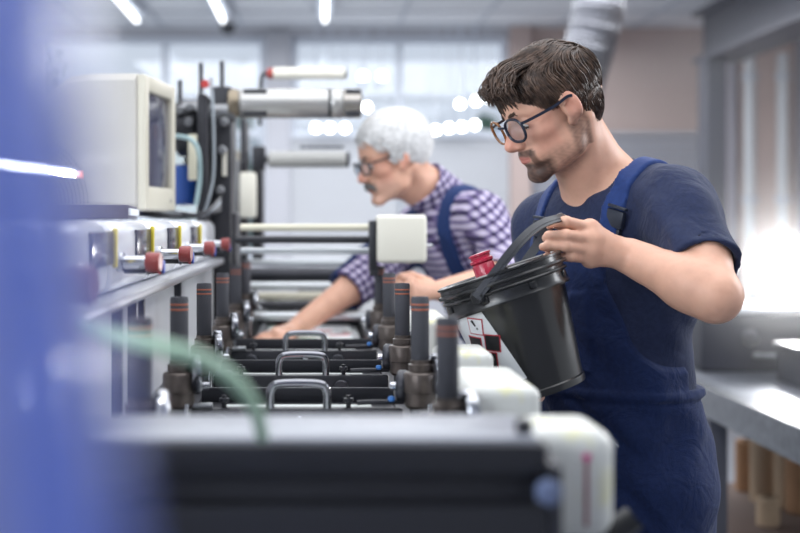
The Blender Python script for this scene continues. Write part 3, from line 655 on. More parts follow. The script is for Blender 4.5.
# bottle with red cap inside
cb = P(482, 262, 2.035); e = empty('solvent_bottle', cb-Vector((.0, 0, .20))); tag(e, 'clear bottle with ribbed red cap standing inside the black bucket', 'bottle')
e.location = RC-up*.178+ (cb-(RC+up*.02)).project(Vector((1, 0, 0)))*.75; ax = (cb-e.location)
ql = Vector((0, 0, 1)).rotation_difference(ax.normalized()); e.rotation_euler = ql.to_euler(); hl = ax.length
obj('bottle_body', lathe(BM(), [(.025, 0), (.028, .004), (.028, hl-.075), (.024, hl-.06), (.015, hl-.045), (.015, hl-.012)], n=32), mat('bottle_red_liquid', '#a13246', .15, coat=.4), e)
obj('cap', lathe(BM(), [(.0165, hl-.03), (.0165, hl-.004), (.0150, hl-.002), (.0175, hl), (.0175, hl+.004), (.0150, hl+.006), (.0150, hl+.010), (.0168, hl+.011), (.0165, hl+.014), (.010, hl+.015)], n=40, rib=.05, ribn=20), mat('cap_red', '#b01f3e', .3, coat=.4), e)

# ============================================================ PEOPLE (implicit surfaces meshed with surface nets)
def V(*a): return np.array(a, float)
class Field:
    def __init__(s, xs, ys, zs):
        s.ax = [np.asarray(a, np.float32) for a in (xs, ys, zs)]; s.F = np.full([len(a) for a in s.ax], .3, np.float32)
    def like(s): f = Field(*s.ax); return f
    def reg(s, lo, hi):
        sl = []
        for a, l, h in zip(s.ax, lo, hi):
            i, j = np.searchsorted(a, l), np.searchsorted(a, h)
            if j-i < 1: return None
            sl.append(slice(int(i), int(j)))
        return tuple(sl)
    def pts(s, sl): return s.ax[0][sl[0]][:, None, None], s.ax[1][sl[1]][None, :, None], s.ax[2][sl[2]][None, None, :]
    def blend(s, sl, d, k, op):
        A = s.F[sl]
        if op == 'sub': A, d = -A, d
        if k > 0:
            h = np.clip(.5+.5*(A-d)/k, 0, 1); r = A*(1-h)+d*h-k*h*(1-h)
        else: r = np.minimum(A, d)
        s.F[sl] = -r if op == 'sub' else r
    def ell(s, c, r, R=None, k=.01, op='add', infl=0):
        r = np.asarray(r, float)+infl; m = r.max()+k+.012; c = np.asarray(c, float)
        sl = s.reg(c-m, c+m)
        if sl is None: return
        X, Y, Z = s.pts(sl); X, Y, Z = X-c[0], Y-c[1], Z-c[2]
        if R is not None:
            R = np.asarray(R, float); X, Y, Z = [X*R[0, i]+Y*R[1, i]+Z*R[2, i] for i in range(3)]
        k0 = np.sqrt((X/r[0])**2+(Y/r[1])**2+(Z/r[2])**2); k1 = np.sqrt((X/r[0]**2)**2+(Y/r[1]**2)**2+(Z/r[2]**2)**2)
        d = k0*(k0-1)/np.maximum(k1, 1e-6); s.blend(sl, d.astype(np.float32), k, op)
    def cap(s, a, b, ra, rb=None, k=.01, op='add', infl=0, flat=None, cut=None):
        rb = ra if rb is None else rb; ra, rb = ra+infl, rb+infl; a, b = np.asarray(a, float), np.asarray(b, float)
        m = max(ra, rb)*(max(1, flat[1]) if flat else 1)+k+.012
        sl = s.reg(np.minimum(a, b)-m, np.maximum(a, b)+m)
        if sl is None: return
        X, Y, Z = s.pts(sl); ab = b-a; L2 = max(ab@ab, 1e-9)
        t = np.clip(((X-a[0])*ab[0]+(Y-a[1])*ab[1]+(Z-a[2])*ab[2])/L2, 0, 1)
        dx, dy, dz = X-a[0]-t*ab[0], Y-a[1]-t*ab[1], Z-a[2]-t*ab[2]; q = dx*dx+dy*dy+dz*dz
        if flat:
            n = np.asarray(flat[0], float); e = dx*n[0]+dy*n[1]+dz*n[2]; q = q+e*e*(1/flat[1]**2-1)
        d = np.sqrt(np.maximum(q, 0))-(ra+(rb-ra)*t)
        if cut is not None:
            for p, n in cut: d = np.maximum(d, (X-p[0])*n[0]+(Y-p[1])*n[1]+(Z-p[2])*n[2])
        s.blend(sl, d.astype(np.float32), k, op)
    def mesh(s, name, m, parent, origin, cols=None, smooth_it=0):
        F = s.F; ins = F < 0; xs = s.ax; n = [len(a)-1 for a in xs]; ids, pos, quads = [], [], []
        for ax in range(3):
            A = [slice(None)]*3; B = [slice(None)]*3; A[ax] = slice(0, -1); B[ax] = slice(1, None)
            idx = np.array(np.nonzero(ins[tuple(A)] != ins[tuple(B)]))
            o1, o2 = [(1, 2), (2, 0), (0, 1)][ax]
            ok = (idx[o1] > 0) & (idx[o2] > 0) & (idx[o1] < n[o1]) & (idx[o2] < n[o2]); idx = idx[:, ok]
            nx = idx.copy(); nx[ax] += 1; f0, f1 = F[tuple(idx)], F[tuple(nx)]; t = f0/(f0-f1)
            p = np.stack([xs[i][idx[i]] for i in range(3)], 1).astype(np.float64); p[:, ax] += t*(xs[ax][nx[ax]]-xs[ax][idx[ax]])
            q = []
            for da, db in ((-1, -1), (0, -1), (0, 0), (-1, 0)):
                c = idx.copy(); c[o1] += da; c[o2] += db; q.append((c[0]*n[1]+c[1])*n[2]+c[2])
            q = np.stack(q, 1); fl = f0 > 0; q[fl] = q[fl][:, ::-1]; quads.append(q)
            for j in range(4): ids.append(q[:, j]); pos.append(p)
        allid = np.concatenate(ids); allp = np.concatenate(pos); u, inv = np.unique(allid, return_inverse=True)
        cnt = np.bincount(inv); co = np.stack([np.bincount(inv, allp[:, i])/cnt for i in range(3)], 1)
        Q = np.searchsorted(u, np.concatenate(quads))
        for _ in range(smooth_it):
            acc = np.zeros_like(co); c2 = np.zeros(len(co))
            for a_, b_ in ((0, 1), (1, 2), (2, 3), (3, 0)):
                for k_, l_ in ((a_, b_), (b_, a_)):
                    for i in range(3): acc[:, i] += np.bincount(Q[:, k_], co[Q[:, l_], i], len(co))
                    c2 += np.bincount(Q[:, k_], minlength=len(co))
            co = co*.5+.5*acc/np.maximum(c2, 1)[:, None]
        me = bpy.data.meshes.new(name); me.vertices.add(len(co)); me.vertices.foreach_set('co', (co-np.asarray(origin)).astype(np.float32).ravel())
        me.loops.add(Q.size); me.loops.foreach_set('vertex_index', Q.ravel().astype(np.int32))
        me.polygons.add(len(Q)); me.polygons.foreach_set('loop_start', np.arange(0, Q.size, 4, dtype=np.int32)); me.polygons.foreach_set('loop_total', np.full(len(Q), 4, np.int32))
        me.update(calc_edges=True); me.validate(); me.polygons.foreach_set('use_smooth', [True]*len(me.polygons))
        if cols is not None:
            at = me.color_attributes.new('tone', 'FLOAT_COLOR', 'POINT'); c = cols(co); at.data.foreach_set('color', np.concatenate([c, np.ones((len(c), 1))], 1).astype(np.float32).ravel())
        return new_obj(name, me, m, parent)
def axis_pts(segs):
    out = []
    for a, b, h in segs: out.append(np.arange(a, b-h*.3, h))
    return np.concatenate(out)
def tone_mat(name, rough=.5, sss=.0, bump=.15, bscale=250, spec=.4):
    m = bpy.data.materials.new(name); m.use_nodes = True; nt = m.node_tree; b = nt.nodes['Principled BSDF']
    a = nt.nodes.new('ShaderNodeVertexColor'); a.layer_name = 'tone'; b.inputs['Roughness'].default_value = rough; b.inputs['Specular IOR Level'].default_value = spec
    tc = nt.nodes.new('ShaderNodeTexCoord'); n = nt.nodes.new('ShaderNodeTexNoise'); n.inputs['Scale'].default_value = 45; n.inputs['Detail'].default_value = 6
    mx = nt.nodes.new('ShaderNodeMix'); mx.data_type = 'RGBA'; mx.blend_type = 'MULTIPLY'; mx.inputs[0].default_value = .35
    r = nt.nodes.new('ShaderNodeValToRGB'); r.color_ramp.elements[0].color = (.72, .66, .66, 1); r.color_ramp.elements[1].color = (1, 1, 1, 1); r.color_ramp.elements[0].position = .3; r.color_ramp.elements[1].position = .6
    nt.links.new(tc.outputs['Object'], n.inputs['Vector']); nt.links.new(n.outputs['Fac'], r.inputs[0])
    nt.links.new(a.outputs['Color'], mx.inputs['A']); nt.links.new(r.outputs[0], mx.inputs['B']); nt.links.new(mx.outputs['Result'], b.inputs['Base Color'])
    if sss: b.inputs['Subsurface Weight'].default_value = sss; b.inputs['Subsurface Radius'].default_value = (.012, .005, .003); b.inputs['Subsurface Scale'].default_value = 1
    n2 = nt.nodes.new('ShaderNodeTexNoise'); n2.inputs['Scale'].default_value = bscale; nt.links.new(tc.outputs['Object'], n2.inputs['Vector'])
    bp = nt.nodes.new('ShaderNodeBump'); bp.inputs['Strength'].default_value = bump; bp.inputs['Distance'].default_value = .001
    nt.links.new(n2.outputs['Fac'], bp.inputs['Height']); nt.links.new(bp.outputs[0], b.inputs['Normal']); return m
def cloth_mat(name, col, weave=900, bump=.45, var=.10):
    m = bpy.data.materials.new(name); m.use_nodes = True; nt = m.node_tree; b = nt.nodes['Principled BSDF']; b.inputs['Roughness'].default_value = .85; b.inputs['Specular IOR Level'].default_value = .2
    b.inputs['Sheen Weight'].default_value = .12; b.inputs['Sheen Roughness'].default_value = .4
    c = lin(col); tc = nt.nodes.new('ShaderNodeTexCoord'); n = nt.nodes.new('ShaderNodeTexNoise'); n.inputs['Scale'].default_value = 140; n.inputs['Detail'].default_value = 6
    r = nt.nodes.new('ShaderNodeValToRGB'); r.color_ramp.elements[0].position = .35; r.color_ramp.elements[1].position = .65
    r.color_ramp.elements[0].color = (*[x*(1-var) for x in c], 1); r.color_ramp.elements[1].color = (*[x*(1+var) for x in c], 1)
    nt.links.new(tc.outputs['Object'], n.inputs['Vector']); nt.links.new(n.outputs['Fac'], r.inputs[0]); nt.links.new(r.outputs[0], b.inputs['Base Color'])
    n2 = nt.nodes.new('ShaderNodeTexNoise'); n2.inputs['Scale'].default_value = 22; n2.inputs['Detail'].default_value = 4; n2.inputs['Distortion'].default_value = 1.2
    n3 = nt.nodes.new('ShaderNodeTexNoise'); n3.inputs['Scale'].default_value = weave
    ad = nt.nodes.new('ShaderNodeMath'); ad.operation = 'MULTIPLY_ADD'; ad.inputs[1].default_value = .12
    nt.links.new(tc.outputs['Object'], n2.inputs['Vector']); nt.links.new(tc.outputs['Object'], n3.inputs['Vector']); nt.links.new(n3.outputs['Fac'], ad.inputs[0]); nt.links.new(n2.outputs['Fac'], ad.inputs[2])
    bp = nt.nodes.new('ShaderNodeBump'); bp.inputs['Strength'].default_value = bump; bp.inputs['Distance'].default_value = .012
    nt.links.new(ad.outputs[0], bp.inputs['Height']); nt.links.new(bp.outputs[0], b.inputs['Normal']); return m
def check_mat():
    m = bpy.data.materials.new('checked_shirt'); m.use_nodes = True; nt = m.node_tree; b = nt.nodes['Principled BSDF']; b.inputs['Roughness'].default_value = .85; b.inputs['Specular IOR Level'].default_value = .2
    uv = nt.nodes.new('ShaderNodeVertexColor'); uv.layer_name = 'tone'; s = nt.nodes.new('ShaderNodeSeparateColor'); nt.links.new(uv.outputs['Color'], s.inputs[0])
    def stripes(sock, w_):
        a = nt.nodes.new('ShaderNodeMath'); a.operation = 'FRACT'; nt.links.new(sock, a.inputs[0])
        c = nt.nodes.new('ShaderNodeMath'); c.operation = 'LESS_THAN'; c.inputs[1].default_value = w_; nt.links.new(a.outputs[0], c.inputs[0]); return c.outputs[0]
    a, c = stripes(s.outputs[0], .42), stripes(s.outputs[1], .42)
    ad = nt.nodes.new('ShaderNodeMath'); ad.operation = 'ADD'; nt.links.new(a, ad.inputs[0]); nt.links.new(c, ad.inputs[1])
    dv = nt.nodes.new('ShaderNodeMath'); dv.operation = 'MULTIPLY'; dv.inputs[1].default_value = .5; nt.links.new(ad.outputs[0], dv.inputs[0])
    r = nt.nodes.new('ShaderNodeValToRGB'); r.color_ramp.interpolation = 'CONSTANT'; r.color_ramp.elements[0].color = (*lin('#bdb5ca'), 1)
    r.color_ramp.elements[1].position = .25; r.color_ramp.elements[1].color = (*lin('#6b6086'), 1); x = r.color_ramp.elements.new(.75); x.color = (*lin('#29253f'), 1)
    nt.links.new(dv.outputs[0], r.inputs[0]); nt.links.new(r.outputs[0], b.inputs['Base Color']); return m

def basis(f, yaw_up=(0, 0, 1)):
    f = np.asarray(f, float); f /= np.linalg.norm(f); l = np.cross(yaw_up, f); l /= np.linalg.norm(l); u = np.cross(f, l); return np.stack([f, l, u], 1)
def head_prims(Fd, R, O, sc=1.0, old=False, k0=1.0):
    W = lambda p: O+R@(np.asarray(p, float)*sc); s = sc
    E = lambda c, r, k=.01, op='add', Rl=None: Fd.ell(W(c), np.array(r)*s, R if Rl is None else R@Rl, k, op)
    Cp = lambda a, b, ra, rb=None, k=.01, op='add': Fd.cap(W(a), W(b), ra*s, (ra if rb is None else rb)*s, k, op)
    E((-.004, 0, .038), (.094, .074, .078), .01)
    E((-.03, 0, .015), (.062, .066, .066), .02)
    E((.052, 0, .035), (.042, .060, .055), .02)
    E((.040, 0, -.028), (.050, .054, .074), .025)
    for y in (-1, 1):
        Cp((.005, y*.052, -.040), (.018, y*.046, -.068), .014, .013, .02); Cp((.018, y*.046, -.068), (.082, y*.013, -.096), .013, .013, .02)
        E((.058, y*.040, -.016), (.024, .020, .017), .018)
        Cp((.082, y*.010, .030), (.068, y*.045, .024), .010, .008, .014)
        Cp((.03, y*.035, -.05), (.07, y*.022, -.055), .018, .014, .02)
    E((.084, 0, -.093), (.016, .018, .013), .014)
    E((.082, 0, -.058), (.021, .028, .022), .016)
    for y in (-1, 1):
        E((.094, y*.033, .006), (.015, .016, .011), .012, 'sub')
        E((.0775, y*.031, .006), (.0125, .0150, .0115), .004)          # lid over the eye
        Cp((.090, y*.018, .0015), (.086, y*.044, .0015), .0016, .0012, .002, 'sub')  # lid slit
    Cp((.090, 0, .016), (.112, 0, -.022), .0062, .0080, .010)
    Cp((.086, 0, .0), (.106, 0, -.026), .010, .013, .010)
    E((.1155, 0, -.027), (.0095, .0100, .0085), .006)
    for y in (-1, 1):
        E((.102, y*.0125, -.031), (.010, .0062, .0070), .005)
        E((.106, y*.0065, -.0385), (.0055, .0032, .0035), .002, 'sub')
    # lips
    for a, b in (((.1015, 0, -.053), (.090, .021, -.0585)), ((.1015, 0, -.053), (.090, -.021, -.0585))): Cp(a, b, .0044, .0025, .004)
    for a, b in (((.0995, 0, -.0635), (.089, .019, -.0605)), ((.0995, 0, -.0635), (.089, -.019, -.0605))): Cp(a, b, .0050, .0025, .004)
    Cp((.1075, 0, -.0585), (.094, .022, -.0598), .0012, .001, .0015, 'sub'); Cp((.1075, 0, -.0585), (.094, -.022, -.0598), .0012, .001, .0015, 'sub')
    E((.099, 0, -.074), (.007, .016, .005), .008, 'sub')
    if old:
        for y in (-1, 1): Cp((.098, y*.013, -.032), (.090, y*.032, -.060), .0015, .001, .006, 'sub')
    # ears
    for y in (-1, 1):
        th = math.radians(16); Rl = np.array([[math.cos(th), 0, math.sin(th)], [0, 1, 0], [-math.sin(th), 0, math.cos(th)]])@np.array([[1, y*.35, 0], [-y*.35, 1, 0], [0, 0, 1.0]])/1.0
        Rl /= np.linalg.norm(Rl, axis=0)
        E((.010, y*.078, .006), (.0185, .0065, .0300), .004, 'add', Rl); E((.015, y*.073, -.022), (.010, .006, .010), .006)
        E((.017, y*.0850, .006), (.0105, .0075, .0190), .003, 'sub', Rl)
        Cp((.021, y*.079, .012), (.012, y*.0825, .022), .0025, .002, .003)
def rod_hand(Fd, wrist, knuck, fingers, thumb, pr=.0130, fr=.0085, k=.012):
    for q in knuck: Fd.cap(wrist, q, pr*1.15, pr*.86, k)
    for a, b in zip(knuck, knuck[1:]): Fd.cap(a, b, pr*.82, pr*.80, k)
    t = Fd.like(); t.F = Fd.F
    for fi, ch in enumerate(fingers):
        r = fr*(1, 1.04, 1.0, .86)[fi]; L = len(ch)
        for i in range(L-1): Fd.cap(ch[i], ch[i+1], r*(1-.10*i), r*(1-.10*(i+1)), .0035 if i else .006)
    for i in range(len(thumb)-1): Fd.cap(thumb[i], thumb[i+1], (.0165, .0115, .0098)[i], (.0115, .0098, .0085)[i], .008 if i == 0 else .003)

def hair_locks(R, O, sc, roots, m, parent, origin, name='hair', rad=.0030, L=.09, seed=1, flow=None, lift=.010, droop=0, cen=(-.004, 0, .038), rr=(.100, .080, .084), n=5):
    rnd = random.Random(seed); bm = BM(); cen = np.array(cen); rr = np.array(rr)
    for (p, ln, lf, th) in roots:
        p = np.array(p, float); pts = []; N = 9; q = p.copy()
        ph = rnd.uniform(0, 6.28); wv = rnd.uniform(.0005, .0020)
        for i in range(N):
            s_ = i/(N-1); d = (q-cen)/rr; d /= np.linalg.norm(d); nrm = d/rr; nrm /= np.linalg.norm(nrm); surf = cen+d*rr
            off = lf*math.sin(math.pi*min(1, s_*.8+.12))
            side_ = np.cross(nrm, [1, 0, 0])
            pts.append(O+R@((surf+nrm*off+side_*wv*math.sin(ph+s_*5))*sc))
            v = flow(surf, s_, rnd); v = v-nrm*(v@nrm); nv = np.linalg.norm(v); v = v/max(nv, 1e-6); q = surf+v*ln/(N-1)
        tube(bm, [Vector(a-np.asarray(origin)) for a in pts], th, n, rad=lambda t: th*(.45+.9*t**.5)*(1-t**3*.93)*sc)
    return obj(name, bm, m, parent, True, 80)

def hair_mat(name, c0, c1, rough=.35, spec=.3):
    m = bpy.data.materials.new(name); m.use_nodes = True; nt = m.node_tree; b = nt.nodes['Principled BSDF']; b.inputs['Roughness'].default_value = rough; b.inputs['Specular IOR Level'].default_value = spec
    tc = nt.nodes.new('ShaderNodeTexCoord'); n = nt.nodes.new('ShaderNodeTexNoise'); n.inputs['Scale'].default_value = 90; n.inputs['Detail'].default_value = 4
    r = nt.nodes.new('ShaderNodeValToRGB'); r.color_ramp.elements[0].position = .35; r.color_ramp.elements[1].position = .68; r.color_ramp.elements[0].color = (*lin(c0), 1); r.color_ramp.elements[1].color = (*lin(c1), 1)
    nt.links.new(tc.outputs['Object'], n.inputs['Vector']); nt.links.new(n.outputs['Fac'], r.inputs[0]); nt.links.new(r.outputs[0], b.inputs['Base Color']); return m

def glasses(R, O, sc, parent, origin, m_rim, m_tip, half=.0265, hh=.0215, thick=.0026):
    W = lambda p: Vector(O+R@(np.asarray(p, float)*sc)-np.asarray(origin))
    g = obj('eyeglasses', tube(BM(), [W((.112, -.009, .010)), W((.1165, -.004, .013)), W((.1165, .004, .013)), W((.112, .009, .010))], .0021*sc, 8), m_rim, parent)
    for y in (-1, 1):
        c = np.array((.1095, y*.0345, .0015)); pts = []
        for k in range(37):
            a = 2*math.pi*k/36; ca, sa = math.cos(a), math.sin(a); ex = .82
            px_ = math.copysign(abs(ca)**ex, ca)*half; pz = math.copysign(abs(sa)**ex, sa)*hh
            pts.append(W((c[0]-abs(px_*y+0)*0-(.0035*((px_*y)/half+1)/1.0 if True else 0)-.0015*pz/hh*-1, c[1]+px_, c[2]+pz)))
        obj('rim', tube(BM(), pts, thick*sc, 8), m_rim if y == 1 else m_tip, g)
        bm = BM(); b = [bm.verts.new(p) for p in pts[:-1]]; bm.faces.new(b); r_ = bmesh.ops.extrude_face_region(bm, geom=bm.faces[:]); 
        dd = W((-.0012, 0, 0))-W((0, 0, 0)); bmesh.ops.translate(bm, verts=[v for v in r_['geom'] if isinstance(v, bmesh.types.BMVert)], vec=dd)
        obj('lens', bm, M_lens, g, False)
        te = [(.104, y*.0615, .012), (.085, y*.071, .013), (.04, y*.0775, .016), (.014, y*.083, .022), (.004, y*.083, .020)]
        obj('temple', tube(BM(), smooth_path([W(p) for p in te], 4), 0, flat=(.0050*sc, .0024*sc, R[:, 2])), m_rim, g)
    return g

def eyes(R, O, sc, parent, origin):
    W = lambda p: Vector(O+R@(np.asarray(p, float)*sc)-np.asarray(origin)); d = Vector(R@np.array((.86, .0, -.5)))
    for y in (-1, 1):
        c = W((.0785, y*.031, .0045)); bm = BM(); bmesh.ops.create_uvsphere(bm, u_segments=20, v_segments=12, radius=.0122*sc, matrix=Matrix.Translation(c))
        e_ = obj('eye', bm, mat('eye_white', '#d9d3cd', .2), parent)
        obj('iris', lathe(BM(), [(.0056*sc, .0100*sc), (.0056*sc, .0112*sc), (.003*sc, .0125*sc)], c, d=d, n=18), mat('iris_brown', '#3c2a1e', .1), e_)

SKIN = np.array(lin('#d9a991')); SKIN_RED = np.array(lin('#cf8a78')); LIP = np.array(lin('#b9746a')); BEARD = np.array(lin('#4a3730')); STUB = np.array(lin('#a3806f'))
def sstep(a, b, x): t = np.clip((x-a)/(b-a), 0, 1); return t*t*(3-2*t)
def head_tone(R, O, sc, beard):
    def f(co):
        q = (co-O)@R/sc; x, y, z = q[:, 0], np.abs(q[:, 1]), q[:, 2]; inside = (np.abs(x) < .15) & (y < .1) & (z > -.13) & (z < .14)
        c = np.tile(SKIN, (len(co), 1)); 
        def mix(w_, col):
            nonlocal c; w_ = (w_*inside)[:, None]; c = c*(1-w_)+np.asarray(col)*w_
        mix(.55*sstep(.095, .118, x)*(z > -.045)*(z < .01), SKIN_RED)
        mix(.55*sstep(.073, .080, y)*(x < .02), SKIN_RED)
        mix(.35*sstep(.03, .05, x)*sstep(.05, .02, np.abs(z+.02))*sstep(.025, .045, y), SKIN_RED)
        if beard == 'short':
            ns = .5+.5*np.sin(q[:, 0]*410+np.sin(q[:, 2]*300)*2)*np.sin(q[:, 2]*380+q[:, 1]*330)
            line = -.030-.35*(x-.0)  # cheek border falls towards the mouth
            cheek = sstep(0, .022, (-.036-.22*np.clip(x-.01, 0, 1))-z)*sstep(-.012, .030, x)*sstep(-.125, -.095, z)
            mix(cheek*(.30+.30*ns), STUB*.62)
            sb = sstep(.026, .016, np.abs(x-.002))*sstep(.0, -.02, z)*sstep(-.1, -.08, z)*(y > .05)
            mix(sb*(.55+.3*ns), STUB*.5)
            chin = sstep(.058, .072, x)*sstep(-.066, -.074, z); mix(chin*(.80+.18*ns), BEARD)
            mus = sstep(.078, .088, x)*sstep(-.040, -.044, z)*sstep(-.058, -.052, z)*sstep(.032, .024, y); mix(mus*(.78+.2*ns), BEARD)
            side_ = sstep(.074, .082, x)*sstep(.020, .024, y)*sstep(.034, .030, y)*(z < -.046); mix(side_*.75, BEARD)
            mix(sstep(.095, .099, x)*sstep(-.0665, -.069, z)*sstep(.007, .004, y)*(z > -.08)*.8, BEARD)
        else:
            mix(sstep(-.03, -.06, z)*sstep(.02, .05, x)*.2, np.array(lin('#c9b0a6')))
        lipm = sstep(.088, .092, x)*sstep(.0225, .019, y)*sstep(-.0485, -.0505, z)*sstep(-.0705, -.0675, z)
        lipm = lipm*(1-sstep(.0, .0035, np.abs(z+.0595)-(.0075-.27*y))); mix(lipm*.95, LIP)
        return c
    return f

M_lens = glass_mat('lens_glass', .035)
def person(name, label, sp):
    org = np.array((sp['pelvis'][0], sp['pelvis'][1], 0.0)); e = empty(name, org); tag(e, label, 'person')
    R, O, sc = sp['R'], sp['O'], sp.get('sc', 1.0); T = sp['T']; N, Pv = sp['neck'], sp['pelvis']; f, l, u = T[:, 0], T[:, 1], T[:, 2]
    up_ = (N-Pv)/np.linalg.norm(N-Pv); shL, shR = sp['shL'], sp['shR']; lm = (shL+shR)/2
    Fd = Field(*sp['axes'])
    def torso(F_, inf, kk=.05):
        ch = lm-up_*.115+f*.005; ab = lm-up_*.30+f*.012; 
        Rt = np.stack([f-up_*(f@up_), l-up_*(l@up_), up_], 1); Rt /= np.linalg.norm(Rt, axis=0)
        w_ = sp.get('girth', 1.0)
        F_.ell(ch, (.108*w_, .165, .175), Rt, kk, infl=inf); F_.ell(ab, (.108*w_, .148*w_, .17), Rt, kk, infl=inf)
        F_.ell(Pv+up_*.03, (.112*w_, .160*w_, .15), Rt, kk, infl=inf)
        for s_ in (shL, shR):
            F_.cap(lm*.55+s_*.45-up_*.01, s_-up_*.012, .060, .052, kk*.8, infl=inf)
            F_.cap(N-up_*.02-f*.012, s_*.75+lm*.25+up_*.012, .040, .034, kk*.7, infl=inf)
        return Rt
    Rt = torso(Fd, -.004)
    # neck, head
    Fd.cap(O+R@np.array((-.020, 0, -.035))*sc, N-up_*.03, .050*sc, .060, .03, flat=(l, 1.0))
    Fd.cap(O+R@np.array((.02, 0, -.07))*sc, N+f*.035-up_*.03, .030*sc, .040, .03)
    for s_ in (-1, 1): Fd.cap(O+R@np.array((-.022, s_*.055, -.03))*sc, N+f*.05+l*s_*.02-up_*.035, .012, .012, .02)
    head_prims(Fd, R, O, sc, sp.get('old', False))
    # arms
    for a in sp['arms']:
        S_, E_, W_ = a['sh'], a['el'], a['wr']
        Fd.cap(S_, S_*.35+E_*.65, .050, .045, .03); Fd.cap(S_*.4+E_*.6, E_, .045, .039, .02)
        d_ = W_-E_; Fd.cap(E_, E_+d_*.32, .039, .042, .015); Fd.cap(E_+d_*.25, E_+d_*.97, .042, .0275, .012); Fd.cap(E_+d_*.8, W_, .029, .0265, .008, flat=(a['flat'], .82))
        if 'knuck' in a: rod_hand(Fd, W_, a['knuck'], a['fingers'], a['thumb'], fr=a.get('fr', .0085), pr=a.get('pr', .013))
    # legs
    for s_ in (-1, 1):
        hip = Pv+l*s_*.085-np.array((0, 0, .05)); an = np.array((hip[0], hip[1], .085))+l*s_*.02+sp.get('foot', np.zeros(3)); kn = (hip+an)/2+f*.02
        Fd.cap(hip, kn, .078, .052, .03); Fd.cap(kn, an, .052, .036, .02); Fd.cap(an-np.array((0, 0, .03)), an+f*.12-np.array((0, 0, .05)), .033, .026, .02)
        sp.setdefault('legs', []).append((hip, kn, an))
    mx = sp['skin']
    Fd.mesh('body', mx, e, org, head_tone(R, O, sc, sp['beard']))
    eyes(R, O, sc, e, org)
    return e, org, torso, Rt, lm, up_, f, l

def wrinkle(F_, sl_amp=.004):
    X, Y, Z = F_.ax[0][:, None, None], F_.ax[1][None, :, None], F_.ax[2][None, None, :]
    a = np.sin(X*38+Y*22+np.sin(Z*17+X*9)*1.7); b = np.sin(Z*46+X*25-Y*31+np.sin(X*24+Z*13)*1.5); c = np.sin(Z*21-X*33+Y*14+np.sin(Y*19)*2)
    F_.F += (sl_amp*(a*b*.6+c*np.abs(b)*.5)).astype(np.float32)

